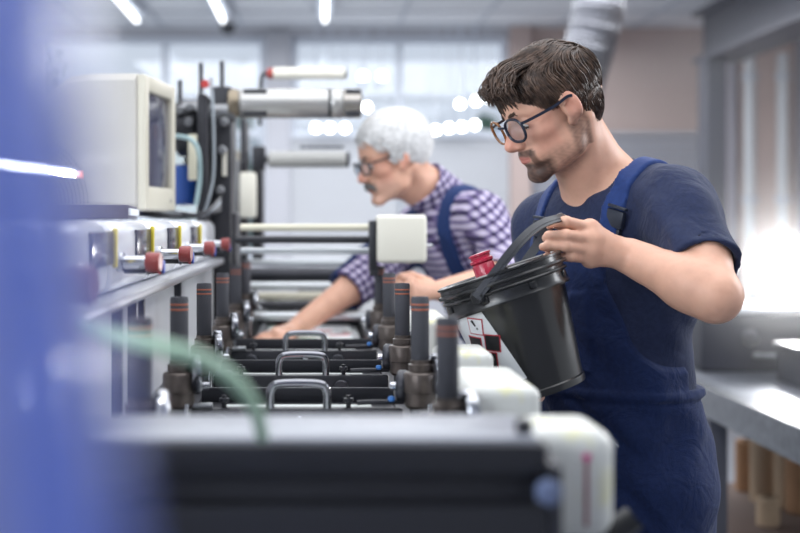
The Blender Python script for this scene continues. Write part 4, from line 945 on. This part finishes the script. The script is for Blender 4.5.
def clothes(e, org, torso, Rt, lm, up_, f, l, sp):
    lo, hi = sp['cbox']; h = sp['ch']; ax = [np.arange(lo[i], hi[i], h) for i in range(3)]
    Fs = Field(*ax); torso(Fs, .007)
    for a in sp['arms']:
        S_, E_, W_ = a['sh'], a['el'], a['wr']; 
        ends = a['sleeve']   # list of (point a, point b, ra, rb)
        for (p, q, ra, rb) in ends[:-1]: Fs.cap(p, q, ra, rb, .03)
        p, q, ra, rb = ends[-1]; n = (q-p)/np.linalg.norm(q-p); Fs.cap(p, q+n*.02, ra, rb, .03, cut=[(q, n)])
    wrinkle(Fs, sp['wr']); base = Fs.F.copy()
    for a in sp['arms']:
        p, q, ra, rb = a['sleeve'][-1]; n = (q-p)/np.linalg.norm(q-p); Fs.cap(q-n*.03, q+n*.06, rb-.010, rb-.009, .002, 'sub')
    X, Y, Z = Fs.ax[0][:, None, None], Fs.ax[1][None, :, None], Fs.ax[2][None, None, :]
    def loc(c, A): return [(X-c[0])*A[0, i]+(Y-c[1])*A[1, i]+(Z-c[2])*A[2, i] for i in range(3)]
    nx, ny, nz = loc(sp['neck'], Rt)
    # neck opening: tilted cylinder
    nr = sp['neckr']; cyl_ = np.sqrt((nx-.012)**2+(ny*.92)**2)-nr
    hole = np.maximum(cyl_, -(nz+.30)); plane = -(nz+sp['neckdrop']+nx*sp['necktilt']); hole = np.maximum(cyl_, plane)
    Fs.F = np.maximum(Fs.F, -hole.astype(np.float32))
    if sp.get('collar'):
        a_ = sp['neck']-up_*.035; b0 = sp['O']+sp['R']@np.array((-.020, 0, -.035))*sp['sc']; dn = (b0-a_)/np.linalg.norm(b0-a_)
        cn = (dn-sp['R'][:, 0]*.15+f*.25); cn /= np.linalg.norm(cn); Fs.cap(a_, b0, .074, .064, .006, cut=[(a_+dn*.088, cn)]); Fs.cap(a_-dn*.02, b0+dn*.05, .064, .052, .002, 'sub')
    else:
        ring = np.sqrt(np.minimum(0, 0)+(np.sqrt((nx-.012)**2+(ny*.92)**2)-nr)**2+(nz+sp['neckdrop']+nx*sp['necktilt'])**2)
    cols = sp.get('shirt_cols')
    # hem (inside the trousers)
    Fs.F = np.maximum(Fs.F, (sp['hem']-Z).astype(np.float32))
    Fs.mesh('shirt', sp['shirt_mat'], e, org, cols)
    # overalls: trousers + bib
    Fo = Field(*ax); Fo.F = base.copy(); lx, ly, lz = loc(lm, Rt)
    A = Field(*ax); torso(A, .020)
    lo2 = A.like(); 
    for hip, kn, an in sp['legs']:
        A.cap(hip+np.array((0, 0, .03)), kn, .096, .078, .05); A.cap(kn, an, .080, .070, .03, cut=[(an-np.array((0, 0, .03)), np.array((0, 0, -1.)))])
    wrinkle(A, sp['wr']*1.5)
    wz = sp['waist']; A.F += (-.002*np.exp(-((Z-wz)/.0045)**2)+.003*np.exp(-((Z-wz+.010)/.004)**2)).astype(np.float32)
    tr = np.maximum(A.F, (Z-sp['wtop']-.9*np.clip(np.abs(ly)-.02, 0, .2)*0).astype(np.float32))
    hw = sp['bibw']; bt = sp['bibtop']   # in torso-local z
    wid = hw+.30*np.clip((bt-.06)-lz, 0, 1)+3.2*np.clip((bt-.16)-lz, 0, 1)**1.6
    bib = np.maximum(np.maximum(A.F+.004, (np.abs(ly)-wid)*.8), np.maximum(lz-bt, -lx-.0)).astype(np.float32)
    bib = np.maximum(bib, (wz-.02-Z).astype(np.float32))
    # pocket panel on the bib
    pk = np.maximum(np.maximum(A.F+.0005, np.abs(ly-.0)-.062), np.maximum(lz-(bt-.075)-.12*np.abs(ly), -(lz-(bt-.205)))).astype(np.float32); pk = np.maximum(pk, (-lx).astype(np.float32))
    Fo.F = np.minimum(np.minimum(tr, bib), pk)
    Fo.mesh('overalls', sp['over_mat'], e, org, None, 0)
    ov = e.children[-1]
    for s_ in (-1, 1):
        St = Field(*ax); cen = s_*(sp['strapy']+.02*np.clip(-lz, -1, .2)*0+sp.get('strapslope', .0)*lz)
        reg = np.maximum(np.abs(ly-cen)-sp.get('strapw', .0185), -(lz-bt+.012)); cl = base-.0065-.0
        St.F = np.maximum(np.maximum(cl, -(base+.016)), reg).astype(np.float32)
        if sp.get('backcut'): St.F = np.maximum(St.F, (-lx-sp['backcut']).astype(np.float32))
        s_o = St.mesh('strap', sp['strap_mat'], ov, org)
    return ov, base, (ax, lm, Rt)

# ---------------------------------------------------------------- younger man
def A3(v): return np.array(v, float)
psi, pit = math.radians(17), math.radians(25)
O1 = A3(P(556, 109, 2.22)); R1_ = basis((-math.cos(pit)*math.cos(psi), -math.cos(pit)*math.sin(psi), -math.sin(pit)))
shL, shR = A3(P(673, 199, 2.17)), A3(P(551, 222, 2.42)); Nk = A3(P(601, 168, 2.29)); lm = (shL+shR)/2
lv = shL-shR; lv[2] = 0; fv = np.cross(lv/np.linalg.norm(lv), (0, 0, 1)); T1 = basis(fv)
elL, wrL = A3(P(715, 296, 1.97)), A3(P(629, 256, 2.05))
def Q(px, py, Y): return A3(P(px, py, Y))
armL = dict(sh=shL, el=elL, wr=wrL, flat=(.0, 1, 0), fr=.0094, pr=.0145,
    knuck=[Q(590, 228, 2.035), Q(592, 239, 2.028), Q(591, 250, 2.030), Q(590, 259, 2.038)],
    fingers=[[Q(590, 228, 2.035), Q(566, 221.5, 2.012), Q(551, 223, 2.030), Q(550, 226, 2.048)],
             [Q(592, 239, 2.028), Q(566, 235, 2.004), Q(549, 236, 2.018), Q(546, 238, 2.036)],
             [Q(591, 250, 2.030), Q(566, 246.5, 2.004), Q(548, 246, 2.012), Q(543, 247, 2.026)],
             [Q(590, 259, 2.038), Q(571, 257, 2.012), Q(556, 257, 2.012), Q(546.5, 256, 2.018)]],
    thumb=[Q(618, 246, 2.065), Q(592, 234, 2.078), Q(572, 228, 2.072), Q(557, 224, 2.062)])
elR, wrR = A3(P(546, 338, 2.38)), A3(P(543, 378, 2.26))
armR = dict(sh=shR, el=elR, wr=wrR, flat=(0, 0, 1),
    knuck=[Q(536, 388, 2.17), Q(532, 389, 2.18), Q(528, 390, 2.19), Q(525, 391, 2.20)],
    fingers=[[Q(536, 388, 2.17), Q(538, 396, 2.12), Q(540, 397, 2.07), Q(541, 392, 2.035)],
             [Q(532, 389, 2.18), Q(527, 399, 2.13), Q(525, 402, 2.09)],
             [Q(528, 390, 2.19), Q(520, 402, 2.15), Q(516, 403, 2.12)],
             [Q(525, 391, 2.20), Q(516, 401, 2.18), Q(510, 402, 2.15)]],
    thumb=[Q(543, 381, 2.22), Q(546, 376, 2.18), Q(544, 369, 2.16), Q(540, 362, 2.155)])
def mixp(a, b, t): return a*(1-t)+b*t
armL['sleeve'] = [(shL-A3((0, 0, .008)), mixp(shL, elL, .25), .055, .058), (mixp(shL, elL, .1), mixp(shL, elL, .74), .058, .060)]
armR['sleeve'] = [(shR-A3((0, 0, .008)), mixp(shR, elR, .25), .058, .060), (mixp(shR, elR, .1), mixp(shR, elR, .60), .060, .062)]
Pv1 = A3(P(621, 0, 2.30)); Pv1[2] = .98
fx = [(-.02+.0, .25, .02)]
axes1 = [axis_pts([(.0, .27, .02), (.27, .52, .0022), (.52, .86, .006)]),
         axis_pts([(1.84, 1.98, .006), (1.98, 2.32, .0022), (2.32, 2.6, .006)]),
         axis_pts([(-.02, 1.13, .010), (1.13, 1.36, .0035), (1.36, 1.46, .0022), (1.46, 1.50, .004), (1.50, 1.80, .0022)])]
M_skin = tone_mat('skin', .48, .10)
SC1 = .92
sp1 = dict(R=R1_, O=O1, sc=SC1, T=T1, neck=Nk, pelvis=Pv1, shL=shL, shR=shR, arms=[armL, armR], axes=axes1, skin=M_skin, beard='short',
    cbox=((.18, 1.85, .02), (.90, 2.62, 1.66)), ch=.0042, wr=.0048, neckr=.070, neckdrop=.010, necktilt=.55, hem=1.0,
    shirt_mat=cloth_mat('tshirt_navy', '#262e49'), over_mat=cloth_mat('overalls_blue', '#1c2a50', bump=.6), strap_mat=cloth_mat('strap_blue', '#25396b', bump=.1),
    waist=1.155, wtop=1.165, bibw=.088, bibtop=-.06, strapy=.090, strapslope=.07)
res = person('person', 'younger man in dark glasses and navy T-shirt under blue overalls, tilting a black bucket', sp1)
pe, porg = res[0], res[1]
ov1, base1, fr1 = clothes(*res, sp1)

# hair of the younger man
M_hair = hair_mat('hair_brown', '#2b211d', '#5c493e', .42)
ROOT = []
rnd = random.Random(3)
def facing(p):  # scalp region mask in head coords
    x, y, z = p; ay = abs(y)
    if x > .062 and z < .078: return False
    if z < .045 and x > .026: return False
    if z < .012 and x > .006: return False
    if z < -.005 and x > -.026: return False
    if z < -.066: return False
    return True
cen = np.array((-.004, 0, .038)); rr = np.array((.096, .076, .080))
while len(ROOT) < 4200:
    d = np.array([rnd.gauss(0, 1) for _ in range(3)]); d /= np.linalg.norm(d); p = cen+d*rr
    if not facing(p): continue
    x, y, z = p; top = max(0, min(1, (z-.05)/.05))
    if top > 0: ln = .045+.05*top*rnd.uniform(.6, 1.2); lf = .004+.008*top*rnd.uniform(.4, 1.1); th = .0013
    else: ln = .022+.02*max(0, (z+.01)/.06)*rnd.random(); lf = .003+.003*max(0, z/.05); th = .0012
    if z < -.02: ln, lf = .014, .001
    ROOT.append((p, ln, lf, th))
def flow1(p, s, r):
    x, y, z = p; top = max(0, min(1, (z-.06)/.04)); v = np.array((.95, 0.30*np.sign(y)*(1-top)+.25, -.1))*top+np.array((-.45, 0, -1.0))*(1-top)
    return v+.35*np.array((math.sin(p[1]*95+p[2]*40), math.sin(p[0]*70+p[1]*60+1), math.sin(p[0]*90)))*(.4+.6*top)+np.array((r.gauss(0, .10), r.gauss(0, .10), 0))
hair_locks(R1_, O1, SC1, ROOT, M_hair, pe, porg, flow=flow1, rr=(.096, .0765, .0785), n=4)
hr = pe.children[-1]
Fh = Field(axis_pts([(.27, .52, .003)]), axis_pts([(2.05, 2.36, .003)]), axis_pts([(1.52, 1.80, .003)]))
Fh.ell(O1+R1_@A3((-.006, 0, .042))*SC1, (.098*SC1, .0770*SC1, .0800*SC1), R1_, .001)
HX, HY, HZ = Fh.ax[0][:, None, None], Fh.ax[1][None, :, None], Fh.ax[2][None, None, :]
def hl(i): return (HX-O1[0])*R1_[0, i]+(HY-O1[1])*R1_[1, i]+(HZ-O1[2])*R1_[2, i]
hx, hy, hz = hl(0)/SC1, hl(1)/SC1, hl(2)/SC1
Fh.ell(O1+R1_@A3((-.030, 0, .006))*SC1, (.061*SC1, .0700*SC1, .072*SC1), R1_, .012)
front = np.maximum(hx-.068+.25*np.abs(hy), -(hz-.074)) # keep above hairline
keep = np.minimum(np.maximum(.074-hz, hx-.085), np.minimum(np.maximum(.040-hz, hx-.034), np.maximum(-.064-hz, hx+.026)))
keep = np.minimum(keep, np.maximum(-.002-hz, hx-.004))
Fh.F = np.maximum(Fh.F, keep.astype(np.float32)); 
hc = Fh.mesh('scalp_hair', M_hair, hr, porg)
# fringe: swept locks in front
R2T = []
while len(R2T) < 900:
    d = np.array([rnd.gauss(0, 1) for _ in range(3)]); d /= np.linalg.norm(d); p = np.array((-.030, 0, .006))+d*np.array((.061, .0705, .0725))
    if p[0] < -.018 and -.062 < p[2] < .02: R2T.append((p, .016, .0008, .0012))
hair_locks(R1_, O1, SC1, R2T, M_hair, hr, porg, name='nape_hair', flow=lambda p, s, r: np.array((.15*np.sign(p[0]+.03), -.2*np.sign(p[1]), -1.0))+np.array((r.gauss(0, .1), r.gauss(0, .1), 0)), cen=(-.030, 0, .006), rr=(.061, .0705, .0725), n=4, seed=4)
bm = BM(); rf = random.Random(9)
for k in range(420):
    y0 = rf.uniform(-.050, .055); a0 = A3((.030+rf.uniform(-.03, .02), y0*.9, .118-abs(y0)*.35)); lnn = rf.uniform(.75, 1.1)
    m1 = A3((.073, y0*1.0+.004, .113-abs(y0)*.25))+A3([rf.gauss(0, .004) for _ in range(3)]); m2 = A3((.095*lnn**.3, y0*1.0+.010, .100-abs(y0)*.2))+A3([rf.gauss(0, .005) for _ in range(3)])
    m3 = A3((.106, y0+.016, .082-abs(y0)*.1))+A3([rf.gauss(0, .006) for _ in range(3)]); m4 = A3((.102, y0+.020, .060+rf.uniform(-.012, .014)))+A3([rf.gauss(0, .004) for _ in range(3)])
    pts = [Vector(O1+R1_@(p*SC1)-porg) for p in (a0, m1, m2, m3, m4)]; th = rf.uniform(.0010, .0016)
    tube(bm, smooth_path(pts, 4), th, 5, rad=lambda t: th*(.6+.6*t)*(1-t**4*.92))
obj('fringe', bm, M_hair, hr, True, 80)
# sideburn + brows
def brow(R, O, sc, m, par, org, th=.0009):
    bm = BM(); r_ = random.Random(5)
    for y in (-1, 1):
        for k in range(70):
            t = r_.random(); p = A3((.0985-.020*t-.006*t*t, y*(.012+.036*t), .0245+.003*math.sin(t*2.6)-.003*t+r_.gauss(0, .0013))); d_ = A3((-.002, y*.006, .0035*(1-t)))*r_.uniform(.8, 1.3); p = p+A3((.0025, 0, .001))
            a = O+R@(p*sc)-org; b = O+R@((p+d_)*sc)-org; tube(bm, [Vector(a), Vector((a+b)/2), Vector(b)], th, 4, rad=lambda t: th*(1-.6*t))
    return obj('eyebrows', bm, m, par, True, 80)
def lashes(R, O, sc, m, par, org):
    bm = BM()
    for y in (-1, 1):
        pts = []
        for k in range(9):
            a = -.9+1.8*k/8; pts.append(Vector(O+R@(A3((.0775+.0128*math.cos(a), y*(.031+.0150*math.sin(a)), -.0005-.0020*abs(math.sin(a))))*sc)-org))
        tube(bm, pts, .0016, 5)
    return obj('eyelashes', bm, m, par, True, 80)
brow(R1_, O1, SC1, M_hair, pe, porg, .0019)
lashes(R1_, O1, SC1, M_hair, pe, porg)
M_tort = mat('frame_tortoise', '#8a5a35', .2, var=.6, vscale=90); M_gfr = mat('frame_dark', '#1d2233', .25)
glasses(R1_, O1, SC1*1.03, pe, porg, M_gfr, M_tort)
# strap buckle on the near strap
def surf_pt(px, py, base, fr):  # march along the view ray to the shirt surface
    ax, lm_, Rt_ = fr; F0 = base; d = np.array(P(px, py, 1.0)); c0 = np.array((0, 0, CAMZ)); d = d-c0
    for Y in np.arange(ax[1][0]+.01, ax[1][-1]-.01, .002):
        p = c0+d*Y; i = [int((p[k]-ax[k][0])/(ax[k][1]-ax[k][0])) for k in range(3)]
        if all(0 <= i[k] < len(ax[k])-1 for k in range(3)) and F0[i[0], i[1], i[2]] < 0: return p
    return None
def buckle(px, py, s_=1.0, tilt=0):
    p = surf_pt(px, py, base1, fr1)
    if p is None: return
    n = T1[:, 0]*1.0; n = n/np.linalg.norm(n); z = np.array((0, 0, 1.))-n*n[2]; z = z+T1[:, 1]*tilt; z /= np.linalg.norm(z); y = np.cross(z, n)
    M = Matrix([[y[0], n[0], z[0], p[0]-porg[0]+n[0]*.010], [y[1], n[1], z[1], p[1]-porg[1]+n[1]*.010], [y[2], n[2], z[2], p[2]-porg[2]+n[2]*.010], [0, 0, 0, 1]])
    bm = BM(); box(bm, (-.019, -.005, -.006), (.019, .005, .024), .003, 2, M); box(bm, (-.0205, -.004, .026), (.0205, .004, .031), .0015, 2, M); box(bm, (-.016, -.004, -.026), (-.009, .004, -.006), .002, 2, M); box(bm, (.009, -.004, -.026), (.016, .004, -.006), .002, 2, M); box(bm, (-.007, -.003, -.022), (.007, .003, -.006), .002, 2, M); box(bm, (-.0205, -.004, -.034), (.0205, .004, -.029), .0015, 2, M)
    obj('buckle', bm, mat('buckle_black', '#1f2533', .4), ov1)
buckle(619, 224, tilt=.25); buckle(545, 234, tilt=.1)
def shoes(e, org, legs, f, m):
    for hip, kn, an in legs:
        bm = BM(); a = an-org; d = Vector(f)
        for t_, w_, h_ in ((0, 0, 0),):
            base_ = Vector((a[0], a[1], 0)); u_ = Vector((f[0], f[1], 0)).normalized(); v_ = Vector((-u_.y, u_.x, 0)); M = Matrix(((u_.x, v_.x, 0, base_.x), (u_.y, v_.y, 0, base_.y), (0, 0, 1, 0), (0, 0, 0, 1)))
            box(bm, (-.09, -.05, .004), (.20, .05, .085), .035, 4, M); box(bm, (-.08, -.045, .02), (.05, .045, .13), .02, 3, M); box(bm, (-.092, -.052, .0), (.203, .052, .022), .008, 2, M)
        obj('shoe', bm, m, e)
shoes(pe, porg, sp1['legs'], T1[:, 0], M_black)

# ---------------------------------------------------------------- older man
psi, pit = math.radians(17), math.radians(17)
O2 = A3(P(396, 159, 3.50)); R2_ = basis((-math.cos(pit)*math.cos(psi), -math.cos(pit)*math.sin(psi), -math.sin(pit)))
shL2, shR2 = Q(482, 214, 3.42), Q(424, 218, 3.72); Nk2 = Q(437, 190, 3.58); lv = shL2-shR2; lv[2] = 0
fv = np.cross(lv/np.linalg.norm(lv), (0, 0, 1)); Pv2 = A3(P(545, 0, 3.72)); Pv2[2] = .98; T2 = basis(fv)
elL2, wrL2 = Q(520, 275, 3.28), Q(440, 291, 3.14); elR2, wrR2 = Q(376, 270, 3.56), Q(300, 325, 3.42)
aL = dict(sh=shL2, el=elL2, wr=wrL2, flat=(0, 0, 1), fr=.0088,
    knuck=[Q(411, 281, 3.08), Q(409, 287, 3.06), Q(409, 294, 3.06), Q(412, 300, 3.07)],
    fingers=[[Q(411, 281, 3.08), Q(400, 277, 3.05), Q(393, 284, 3.04)], [Q(409, 287, 3.06), Q(397, 285, 3.03), Q(392, 293, 3.03)],
             [Q(409, 294, 3.06), Q(399, 294, 3.03), Q(394, 300, 3.03)], [Q(412, 300, 3.07), Q(403, 302, 3.05), Q(399, 306, 3.05)]],
    thumb=[Q(428, 284, 3.13), Q(412, 276, 3.13), Q(402, 277, 3.12), Q(395, 281, 3.10)])
aR = dict(sh=shR2, el=elR2, wr=wrR2, flat=(0, 0, 1), fr=.0088,
    knuck=[Q(276, 332, 3.40), Q(275, 334, 3.37), Q(277, 336, 3.34), Q(281, 338, 3.32)],
    fingers=[[Q(276, 332, 3.40), Q(262, 336, 3.39), Q(251, 343, 3.38)], [Q(275, 334, 3.37), Q(261, 338, 3.35), Q(249, 345, 3.34)],
             [Q(277, 336, 3.34), Q(264, 341, 3.32), Q(254, 346, 3.31)], [Q(281, 338, 3.32), Q(271, 343, 3.30), Q(263, 347, 3.29)]],
    thumb=[Q(293, 332, 3.36), Q(287, 343, 3.32), Q(284, 348, 3.29), Q(281, 351, 3.27)])
aL['sleeve'] = [(shL2-A3((0, 0, .01)), elL2, .064, .060), (elL2, mixp(elL2, wrL2, .30), .060, .056)]
aR['sleeve'] = [(shR2-A3((0, 0, .01)), elR2, .064, .062), (elR2, mixp(elR2, wrR2, .38), .062, .056)]
axes2 = [axis_pts([(-.25, .12, .004), (.12, .32, .003), (.32, .95, .008)]), axis_pts([(2.96, 3.62, .004), (3.62, 4.0, .008)]),
         axis_pts([(-.02, 1.08, .012), (1.08, 1.80, .0035)])]
M_skin2 = tone_mat('skin_older', .5, .10)
fr_ = (Nk2-Pv2)/np.linalg.norm(Nk2-Pv2)
def chk(co):
    # woven check follows torso and sleeves: stripe counters in two directions
    c = np.zeros((len(co), 3)); q = co-Nk2
    l_ = T2[:, 1]; p = .0205
    s1 = (q[:, 0]*1.0+q[:, 1]*.45+q@fr_*.5)/p; s2 = q@fr_/p
    dR = wrR2-elR2; dR = dR/np.linalg.norm(dR); onR = ((co-elR2)@dR > -.06) & (np.linalg.norm(co-elR2, axis=1) < .16) & (co[:, 0] < .27)
    s2 = np.where(onR, (co-elR2)@dR/p, s2); pr_ = np.cross(dR, (0, 1, 0)); s1 = np.where(onR, (co-elR2)@pr_/p*1.1, s1)
    c[:, 0] = s1+50; c[:, 1] = s2+50; return c
SC2 = .97
sp2 = dict(R=R2_, O=O2, sc=SC2, T=T2, neck=Nk2, pelvis=Pv2, shL=shL2, shR=shR2, arms=[aL, aR], axes=axes2, skin=M_skin2, beard='old', old=True, girth=1.06,
    cbox=((-.05, 3.0, .02), (1.0, 4.05, 1.68)), ch=.0055, wr=.0035, neckr=.066, neckdrop=.0, necktilt=.6, hem=1.0, collar=True,
    shirt_mat=check_mat(), over_mat=cloth_mat('overalls_older', '#263a70', bump=.3), strap_mat=cloth_mat('strap_older', '#22345f', bump=.1), shirt_cols=chk,
    waist=1.12, wtop=1.13, bibw=.10, bibtop=-.12, strapy=.088, strapslope=-.05, strapw=.022)
res2 = person('person', 'grey-haired man in checked shirt and blue overalls leaning over the printing press', sp2)
pe2, porg2 = res2[0], res2[1]
clothes(*res2, sp2)
M_wh = hair_mat('hair_white', '#b4b4b4', '#d8d8d8', .6)
ROOT = []; rnd = random.Random(5); cen = np.array((-.004, 0, .038))
def facing2(p):
    x, y, z = p
    if x > .070 and z < .070: return False
    if z < .050 and x > .042: return False
    if z < .012 and x > .012: return False
    if z < -.0 and x > -.024: return False
    return z > -.050
while len(ROOT) < 2600:
    d = np.array([rnd.gauss(0, 1) for _ in range(3)]); d /= np.linalg.norm(d); p = cen+d*np.array((.096, .076, .08))
    if not facing2(p): continue
    top = max(0, min(1, (p[2]-.03)/.06)); ROOT.append((p, .03+.03*top*rnd.random(), .004+.004*top*rnd.uniform(.5, 1), .0019))
def flow2(p, s, r):
    x, y, z = p; top = max(0, min(1, (z-.06)/.04)); return np.array((-.9, .5, 0))*top+np.array((-.7, 0, -.8))*(1-top)+np.array((r.gauss(0, .10), r.gauss(0, .10), 0))+.3*np.array((math.sin(p[1]*80), math.sin(p[0]*70+1), 0))
hair_locks(R2_, O2, SC2, ROOT, M_wh, pe2, porg2, flow=flow2, rr=(.106, .084, .091))
hr2 = pe2.children[-1]
O_, R_ = O2, R2_
Fh = Field(np.arange(O2[0]-.16, O2[0]+.16, .004), np.arange(O2[1]-.14, O2[1]+.14, .004), np.arange(O2[2]-.1, O2[2]+.17, .004))
Fh.ell(O2+R2_@A3((-.008, 0, .044))*SC2, (.114*SC2, .090*SC2, .100*SC2), R2_, .001)
HX, HY, HZ = Fh.ax[0][:, None, None], Fh.ax[1][None, :, None], Fh.ax[2][None, None, :]
hx, hy, hz = [((HX-O2[0])*R2_[0, i]+(HY-O2[1])*R2_[1, i]+(HZ-O2[2])*R2_[2, i])/SC2 for i in range(3)]
keep = np.minimum(np.maximum(.072-hz, hx-.092), np.minimum(np.maximum(.044-hz, hx-.046), np.maximum(-.050-hz, hx+.024)))
keep = np.minimum(keep, np.maximum(.004-hz, hx-.014)); Fh.F = np.maximum(Fh.F, keep.astype(np.float32)); Fh.mesh('scalp_hair', M_wh, hr2, porg2)
M_gy = hair_mat('moustache_grey', '#3a3635', '#6d6866', .5)
brow(R2_, O2, SC2, M_gy, pe2, porg2, .0013)
bm = BM(); r_ = random.Random(2)
for y in (-1, 1):
    for k in range(130):
        t = r_.random(); p = A3((.107-.014*t, y*(.002+.028*t), -.0445-.008*t*t+r_.gauss(0, .002))); q = p+A3((.001-.002*t, y*.007, -.010-.002*r_.random()))
        a, b = [Vector(O2+R2_@(v*SC2)-porg2) for v in (p, q)]; tube(bm, [a, (a+b)/2+Vector((0, -.001, 0)), b], .002, 4, rad=lambda t: .0028*(1-.5*t))
obj('moustache', bm, M_gy, pe2, True, 80)
glasses(R2_, O2, SC2, pe2, porg2, mat('frame_black', '#20232c', .3), mat('frame_black', '#20232c', .3), thick=.0026, half=.027, hh=.019)
shoes(pe2, porg2, sp2['legs'], T2[:, 0], M_black)

# scatter volume added over the bench bay to spread the lamp glare
hz_ = box(BM(), (1.25, 3.6, .92), (3.2, 6.6, 2.2)); hm = bpy.data.materials.new('haze'); hm.use_nodes = True; nt = hm.node_tree; nt.nodes.clear()
o_ = nt.nodes.new('ShaderNodeOutputMaterial'); v_ = nt.nodes.new('ShaderNodeVolumeScatter'); v_.inputs['Density'].default_value = .05; v_.inputs['Anisotropy'].default_value = .85
nt.links.new(v_.outputs[0], o_.inputs['Volume']); ho = obj('haze', hz_, hm, None, False); ho['kind'] = 'stuff'; ho['label'] = 'faint bright haze added behind the bench to spread the lamp glare'; ho['category'] = 'haze'
